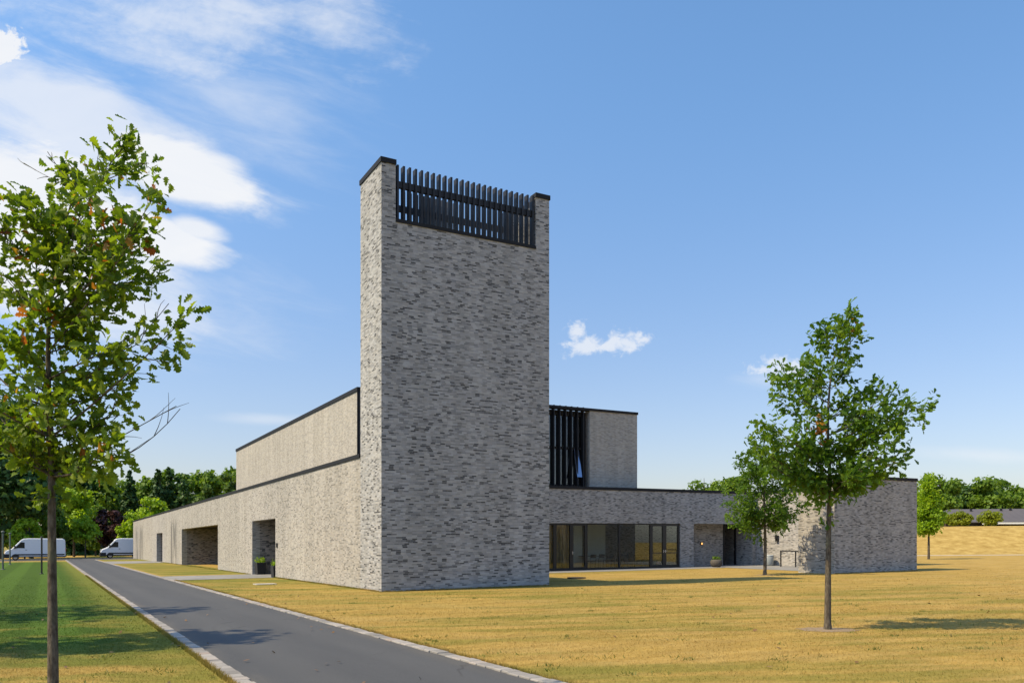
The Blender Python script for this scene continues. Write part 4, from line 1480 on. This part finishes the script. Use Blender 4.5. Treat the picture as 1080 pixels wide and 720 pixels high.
GL = 'trees behind the vans'
BG = [
    ('cedar_tree', 'huge dark evergreen filling the left edge behind the young oak', 0, 412, 112, 50, 'broad', 'f_dark', .06, 9000, .75),
    ('cedar_tree', 'dark evergreen second from the left, reaching down behind the left van', 33, 448, 118, 24, 'broad', 'f_dark', .05, 4000, .7),
    ('broadleaf_tree', 'green broadleaf tree rising directly above the left van roof', 63, 492, 146, 24, 'broad', 'f_mid', .05, 3600, .7),
    ('spruce_tree', 'tall dark spruce with pointed top between the young oak and the purple tree', 87, 482, 150, 26, 'conifer', 'f_dark', .03, 4600, .8),
    ('broadleaf_tree', 'wide mid-green broadleaf tree above the purple leaved tree', 113, 499, 152, 24, 'broad', 'f_mid', .05, 3600, .7),
    ('spruce_tree', 'slim spruce with thin spire between the purple tree and the two pines', 137, 495, 150, 13, 'conifer', 'f_blue', .03, 3400, .6),
    ('pine_tree', 'first of the two dark pines above the low roof, ragged top', 167, 494, 148, 14, 'conifer', 'f_blue', .05, 3200, .6),
    ('pine_tree', 'dark pine standing taller and to the right of the ragged pine', 178, 492, 150, 12, 'conifer', 'f_blue', .05, 3000, .6),
    ('pine_tree', 'broad topped dark pine just left of the pale birches', 190, 497, 150, 13, 'pine', 'f_dark', .10, 3000, .6),
    ('birch_tree', 'thin pale birch left of the taller birch above the low roof', 203, 508, 150, 9, 'broad', 'f_birch', .05, 2200, .5),
    ('birch_tree', 'feathery birch in the gap between dark pines and the nave', 215, 500, 150, 11, 'broad', 'f_birch', .05, 2600, .5),
    ('broadleaf_tree', 'light green tree next to the left end of the upper nave wall', 243, 488, 140, 17, 'broad', 'f_birch', .05, 3400, .55),
    ('lime_tree', 'large bright lime green tree behind the road end', 78, 509, 128, 21, 'broad', 'f_light', .16, 3800, .5),
    ('lime_tree', 'small round bright green tree at the end of the road', 90, 542, 116, 13.5, 'broad', 'f_light', .26, 2600, .36),
    ('purple_beech_tree', 'dark purple leaved tree between bright green trees', 116, 529, 130, 15, 'broad', 'f_purple', .05, 3000, .5),
    ('lime_tree', 'bright green spreading tree over the end of the low roof', 160, 519, 128, 17, 'broad', 'f_light', .1, 3200, .5),
    ('shrub', 'yellow green shrub at the end of the long wing behind the right van', 140, 540, 124, 15, 'broad', 'f_light', .02, 2600, .42),
    ('shrub', 'bright green shrub behind the bonnet of the left van', 26, 542, 109, 15, 'broad', 'f_light', .02, 2400, .4),
    ('shrub', 'dark green bushy tree behind the left van rear doors', 56, 530, 114, 18, 'broad', 'f_mid', .03, 2600, .5),
    ('broadleaf_tree', 'mid-green tree behind the small bright tree and purple tree', 101, 525, 138, 16, 'broad', 'f_mid', .03, 2800, .55),
]
for i, b_ in enumerate(BG):
    nm, lb, px, top, Y, hw, kd, mk, z0f, nc, cd = b_
    bg_tree(nm, lb, px, top, Y, hw, kd, M[mk], 100 + i, z0f, nc, cd, GL if 'shrub' not in nm else None, nclump=30 if nc > 3000 else 22, cat='shrub' if nm == 'shrub' else 'tree')
GR = 'trees beyond the right lawn'
BR = [
    ('broadleaf_tree', 'leafy tree with two rounded tops rising over the entrance wing roof', 742, 494, 100, 22, 'broad', 'f_mid', .1, 3000, .45),
    ('broadleaf_tree', 'green tree half hidden behind the porch oak above the roof', 776, 494, 104, 20, 'broad', 'f_mid', .1, 3000, .45),
    ('broadleaf_tree', 'small treetop just clearing the roof right of the nave', 694, 511, 105, 7, 'broad', 'f_mid', .3, 1400, .4),
    ('broadleaf_tree', 'rounded tree peeping over the right end of the brick block roof', 950, 497, 138, 20, 'broad', 'f_mid', .05, 3000, .6),
    ('broadleaf_tree', 'full round tree directly right of the brick block behind the sapling', 992, 497, 140, 24, 'broad', 'f_mid', .04, 4200, .6),
    ('broadleaf_tree', 'darker tree behind the left end of the long grey roof', 1013, 506, 146, 18, 'broad', 'f_dark', .04, 3000, .6),
    ('broadleaf_tree', 'broad round topped tree over the middle of the long grey roof', 1043, 501, 142, 24, 'broad', 'f_mid', .04, 4200, .6),
    ('broadleaf_tree', 'lower tree at the right edge over the long grey roof', 1079, 512, 146, 19, 'broad', 'f_mid', .04, 3400, .6),
]
for i, b_ in enumerate(BR):
    nm, lb, px, top, Y, hw, kd, mk, z0f, nc, cd = b_
    bg_tree(nm, lb, px, top, Y, hw, kd, M[mk], 300 + i, z0f, nc, cd, GR, taper=.25)
# shrubs on the bank
bg_tree('shrub', 'low yellow green shrub on the bank, left of the rounder one', 1012, 540, 97, 10, 'broad', M['f_yellow'], 401, .12, 1700, .24, 'shrubs on the bank', 16, 'shrub')
bg_tree('shrub', 'round yellow green shrub on the bank before the grey roof', 1045, 538.5, 97, 10.5, 'broad', M['f_yellow'], 402, .05, 1900, .24, 'shrubs on the bank', 18, 'shrub')
bg_tree('shrub', 'light green shrub beside the sapling on top of the bank', 997, 538, 99, 6, 'broad', M['f_light'], 403, .05, 1200, .26, 'shrubs on the bank', 12, 'shrub')

# tall trees beside the lawn, beyond the left edge of the picture
for i, (x, Y, h, w) in enumerate(((-13.8, 11.6, 12.6, 1.7), (-18.6, 17.6, 13.5, 2.4))):
    px = CX + x / Y * F; top = HOR - (h + G(x, Y) - CAMZ) * F / Y
    bg_tree('broadleaf_tree', ['tall narrow tree nearest the road, shading it', 'tall tree shading the green lawn, second along the row',
            'tall spreading tree, third along the row beside the lawn', 'tall spreading tree at the far end of the row beside the lawn'][i],
            px, top, Y, w * F / Y, 'broad', M['f_mid'], 500 + i, .42, 620, .45, 'tall trees beside the left lawn', 26)


# woods that close the gaps
def woods(spec, m, label, seed, card):
    rng = np.random.default_rng(seed); out = []
    for px, top, Y, hw in spec:
        x = at(px, Y); z = G(x, Y); h = CAMZ + (HOR - top) * Y / F - z
        v = broad_crown(rng, hw * Y / F, h, .04 * h, 22, 1900, card, taper=.3)
        out.append(v + np.array([x, Y, z]))
    v = np.concatenate(out)
    tag(np_mesh('woodland', v, np.arange(len(v)).reshape(-1, 4), m), label, 'woodland', kind='stuff')


rw = random.Random(3)
woods([(px, rw.uniform(478, 494), rw.uniform(156, 172), 19) for px in range(-230, 262, 13)], M['f_mid'], 'green woodland behind the single trees on the left', 1, .85)
woods([(px, rw.uniform(503, 514), rw.uniform(152, 164), 17) for px in range(930, 1240, 16)], M['f_mid'], 'green woodland behind the long grey roof on the right', 2, .8)

# ------------------------------------------------------------------ low building on the bank
lb = empty('low_building')
LY = 112
x0 = at(1000, LY); zb = 3.05 + K * x0
lb.location = (x0, LY, zb)
lb.rotation_euler = (0, 0, math.radians(-12))
LL = 60
zr0 = CAMZ + (HOR - 550.0) * LY / F - zb
zr1 = CAMZ + (HOR - 537.5) * (LY) / F - zb
mb = MB()
mb.face([(-4, 0, zr0), (LL, 0, zr0), (LL, 7, zr1 + .35), (2.0, 7, zr1 + .35)])
mb.face([(2.0, 7.003, zr1 + .35), (LL, 7.003, zr1 + .35), (LL, 14, zr0), (-4, 14, zr0)])
mb.box(-4, LL, .001, .2, zr0 - .12, zr0 - .003)
mb.build('roof', M['farroof'], lb)
mb = MB(); mb.box(-2, LL - 1, 1.2, 13, -1.5, zr0 + .1); mb.build('wall', M['dark'], lb)
mb = MB(); mb.box(4.2, LL, -1.4, -.02, zr0 - .36, zr0 - .14); mb.build('fascia', M['plaster'], lb)
mb = MB(); mb.box(5.0, LL, -2.4, -1.9, zr0 - 1.0, zr0 - .72); mb.build('parapet', M['concrete'], lb)
for i, (dx, t) in enumerate(((4.6, .82), (7.3, .52), (8.5, .84), (9.75, .86), (12.6, .5), (14.6, .85))):
    mb = MB(); zz = zr0 + (zr1 + .35 - zr0) * t; mb.box(dx - .13, dx + .13, 7 * t - .13, 7 * t + .13, zz - .1, zz + .35); mb.build('roof_vent', M['frame'], lb)
tag(lb, 'long low building with grey roof and white fascia behind the bank', 'building')
# foot path along the bottom of the bank
pts = [(x, 79.6 - .12 * (x - 45)) for x in np.linspace(20, 90, 30)]
mb = MB()
for (xa, ya), (xb, yb) in zip(pts[:-1], pts[1:]):
    mb.face([(xa, ya - .9, G(xa, ya - .9) + .012), (xb, yb - .9, G(xb, yb - .9) + .012), (xb, yb + .9, G(xb, yb + .9) + .03), (xa, ya + .9, G(xa, ya + .9) + .03)])
tag(mb.build('gravel_path', simple('pale_gravel', (.46, .40, .32), .95, .1, 0, .2, 4)), kind='structure')

# ------------------------------------------------------------------ world
EL = math.radians(51)
wdir = Vector((CT, ST, 0)) - Vector((-ST, CT, 0)) * math.tan(math.radians(10)); wdir.normalize()   # way the light travels
travel = Vector((wdir.x * math.cos(EL), wdir.y * math.cos(EL), -math.sin(EL)))
sd = bpy.data.lights.new('Sun', 'SUN'); sd.energy = 5.0; sd.angle = math.radians(.55); sd.color = (1.0, .81, .51)
so = bpy.data.objects.new('sun', sd); COL.objects.link(so); so.rotation_euler = travel.to_track_quat('-Z', 'Y').to_euler(); so.location = (-20, -10, 40)

wd = bpy.data.worlds.new('World'); sc.world = wd; wd.use_nodes = True
t = NT(wd.node_tree)
sky = t.n('ShaderNodeTexSky', sky_type='NISHITA'); sky.sun_disc = False
sky.sun_elevation = EL; sky.sun_rotation = math.atan2(-wdir.x, -wdir.y); sky.altitude = 50; sky.air_density = 1.1; sky.dust_density = 1.2; sky.ozone_density = 1.6
tc = t.n('ShaderNodeTexCoord')
dx, dy, dz = t.sep(tc.outputs['Generated'])
yy = t.math('MAXIMUM', dy, 0.05)
p = dx / yy; q = dz / yy
ahead = t.ss(0.05, 0.2, dy)


def blob(px, py, rx, ry, rot=0.0):
    u = (p - (px - CX) / F); v = (q - (HOR - py) / F)
    c, s = math.cos(math.radians(rot)), math.sin(math.radians(rot))
    U = (u * c + v * s) * (F / rx); Vv = (v * c - u * s) * (F / ry)
    return 1.0 - t.math('SQRT', U * U + Vv * Vv)


n1 = t.noise(t.xyz(p * 1.0, q * 2.2, 0.0), 8.0, 8, 0.62, .6)
c14, s14 = math.cos(.3), math.sin(.3)
pr = p * c14 - q * s14; qr = q * c14 + p * s14
n2 = t.noise(t.xyz(pr * 1.0, qr * 4.4, 4.0), 5.5, 8, 0.62, .35)
n3 = t.noise(t.xyz(p * 1.0, q * 1.2, 9.0), 62.0, 6, 0.62, .4)
mx_ = lambda a, b: t.math('MAXIMUM', a, b)
# main bank of cloud on the left
core = mx_(mx_(blob(0, 235, 225, 115, -10), blob(185, 180, 112, 42, -20)), blob(150, 245, 105, 32, -18))
veil = mx_(blob(80, 130, 250, 80, -24), blob(120, 320, 150, 60, -12))
dA = mx_(t.ss(0.0, 0.42, core + (n2 - 0.5) * .75 + (n1 - 0.5) * .5) * .96, t.ss(0.0, 0.75, veil + (n2 - 0.5) * 1.3 + (n1 - .5) * .4) * .72)
edge_ = mx_(blob(205, 172, 72, 25, -8), blob(205, 240, 44, 18, -12))
dE = t.ss(0.0, 0.6, edge_ * 1.0 + (n1 - 0.5) * .7 + (n2 - .5) * .6) * .9
cum = blob(5, 50, 26, 22, 0)
dC = t.ss(0.0, 0.45, cum * 1.1 + (n3 - .5) * 1.8)
# thin wisps along the top
B_ = mx_(blob(200, 15, 290, 75, -4), mx_(blob(350, 18, 100, 60, -10), blob(190, 62, 170, 50, -14)))
dB = t.ss(0.15, 1.05, B_ * .75 + (n2 - 0.44) * 1.2 + (n1 - .47) * 1.0 + (n3 - .5) * .35) * .62
# soft veil
C_ = mx_(blob(250, 110, 200, 90, -18), blob(150, 330, 220, 80, 0))
dV = t.ss(0.1, 1.2, C_ * .8 + (n2 - 0.45) * 1.4) * .48
# small fair weather clouds
S_ = mx_(mx_(blob(622, 365, 36, 13, 0), blob(607, 349, 15, 14, 0)), mx_(blob(657, 361, 34, 15, 4), blob(828, 389, 44, 17, 0)))
dS = t.ss(0.05, 0.75, S_ * 1.0 + (n3 - 0.5) * 2.4 + (n1 - .5) * .5) * .72
H_ = mx_(blob(820, 400, 80, 14, 0), blob(280, 442, 90, 10, -2))
H_ = mx_(H_, blob(1040, 480, 120, 12, -3))
dH = t.ss(0.1, 1.1, H_ + (n2 - 0.5) * 1.4) * .35
D = mx_(mx_(mx_(dA, dE), mx_(dB, dC)), mx_(mx_(dV, dS), dH)) * ahead
D = t.math('MINIMUM', D, .97)
skyc = t.mix(1.0, V(t, sky.outputs[0]), t.mix(t.ss(0.05, 0.56, dz), (0.98, 0.93, 1.02), (0.94, 1.24, 1.42)), 'MULTIPLY')
bg = t.n('ShaderNodeBackground'); t.put(bg.inputs[0], skyc); bg.inputs[1].default_value = .129
bg2 = t.n('ShaderNodeBackground'); t.put(bg2.inputs[0], t.mix(n1, (0.86, 0.90, 0.97), (1.0, 1.0, 1.0))); bg2.inputs[1].default_value = .80
ms = t.n('ShaderNodeMixShader'); t.put(ms.inputs[0], D)
t.t.links.new(bg.outputs[0], ms.inputs[1]); t.t.links.new(bg2.outputs[0], ms.inputs[2])
wo = t.n('ShaderNodeOutputWorld'); t.t.links.new(ms.outputs[0], wo.inputs[0])

# ------------------------------------------------------------------ camera
cd = bpy.data.cameras.new('Camera'); cd.sensor_width = 36; cd.lens = 36 * F / 1080
cd.shift_y = (HOR - 360) / 1080; cd.clip_end = 6000; cd.clip_start = .1
co = bpy.data.objects.new('camera', cd); COL.objects.link(co); co.location = (0, 0, CAMZ); co.rotation_euler = (math.pi / 2, 0, 0)
sc.camera = co

sc.view_settings.view_transform = 'Standard'; sc.view_settings.look = 'None'
sc.view_settings.gamma = 1; sc.view_settings.use_curve_mapping = False
sc.view_settings.exposure = 0.28
sc.render.engine = 'CYCLES'
sc.cycles.max_bounces = 8; sc.cycles.transparent_max_bounces = 16
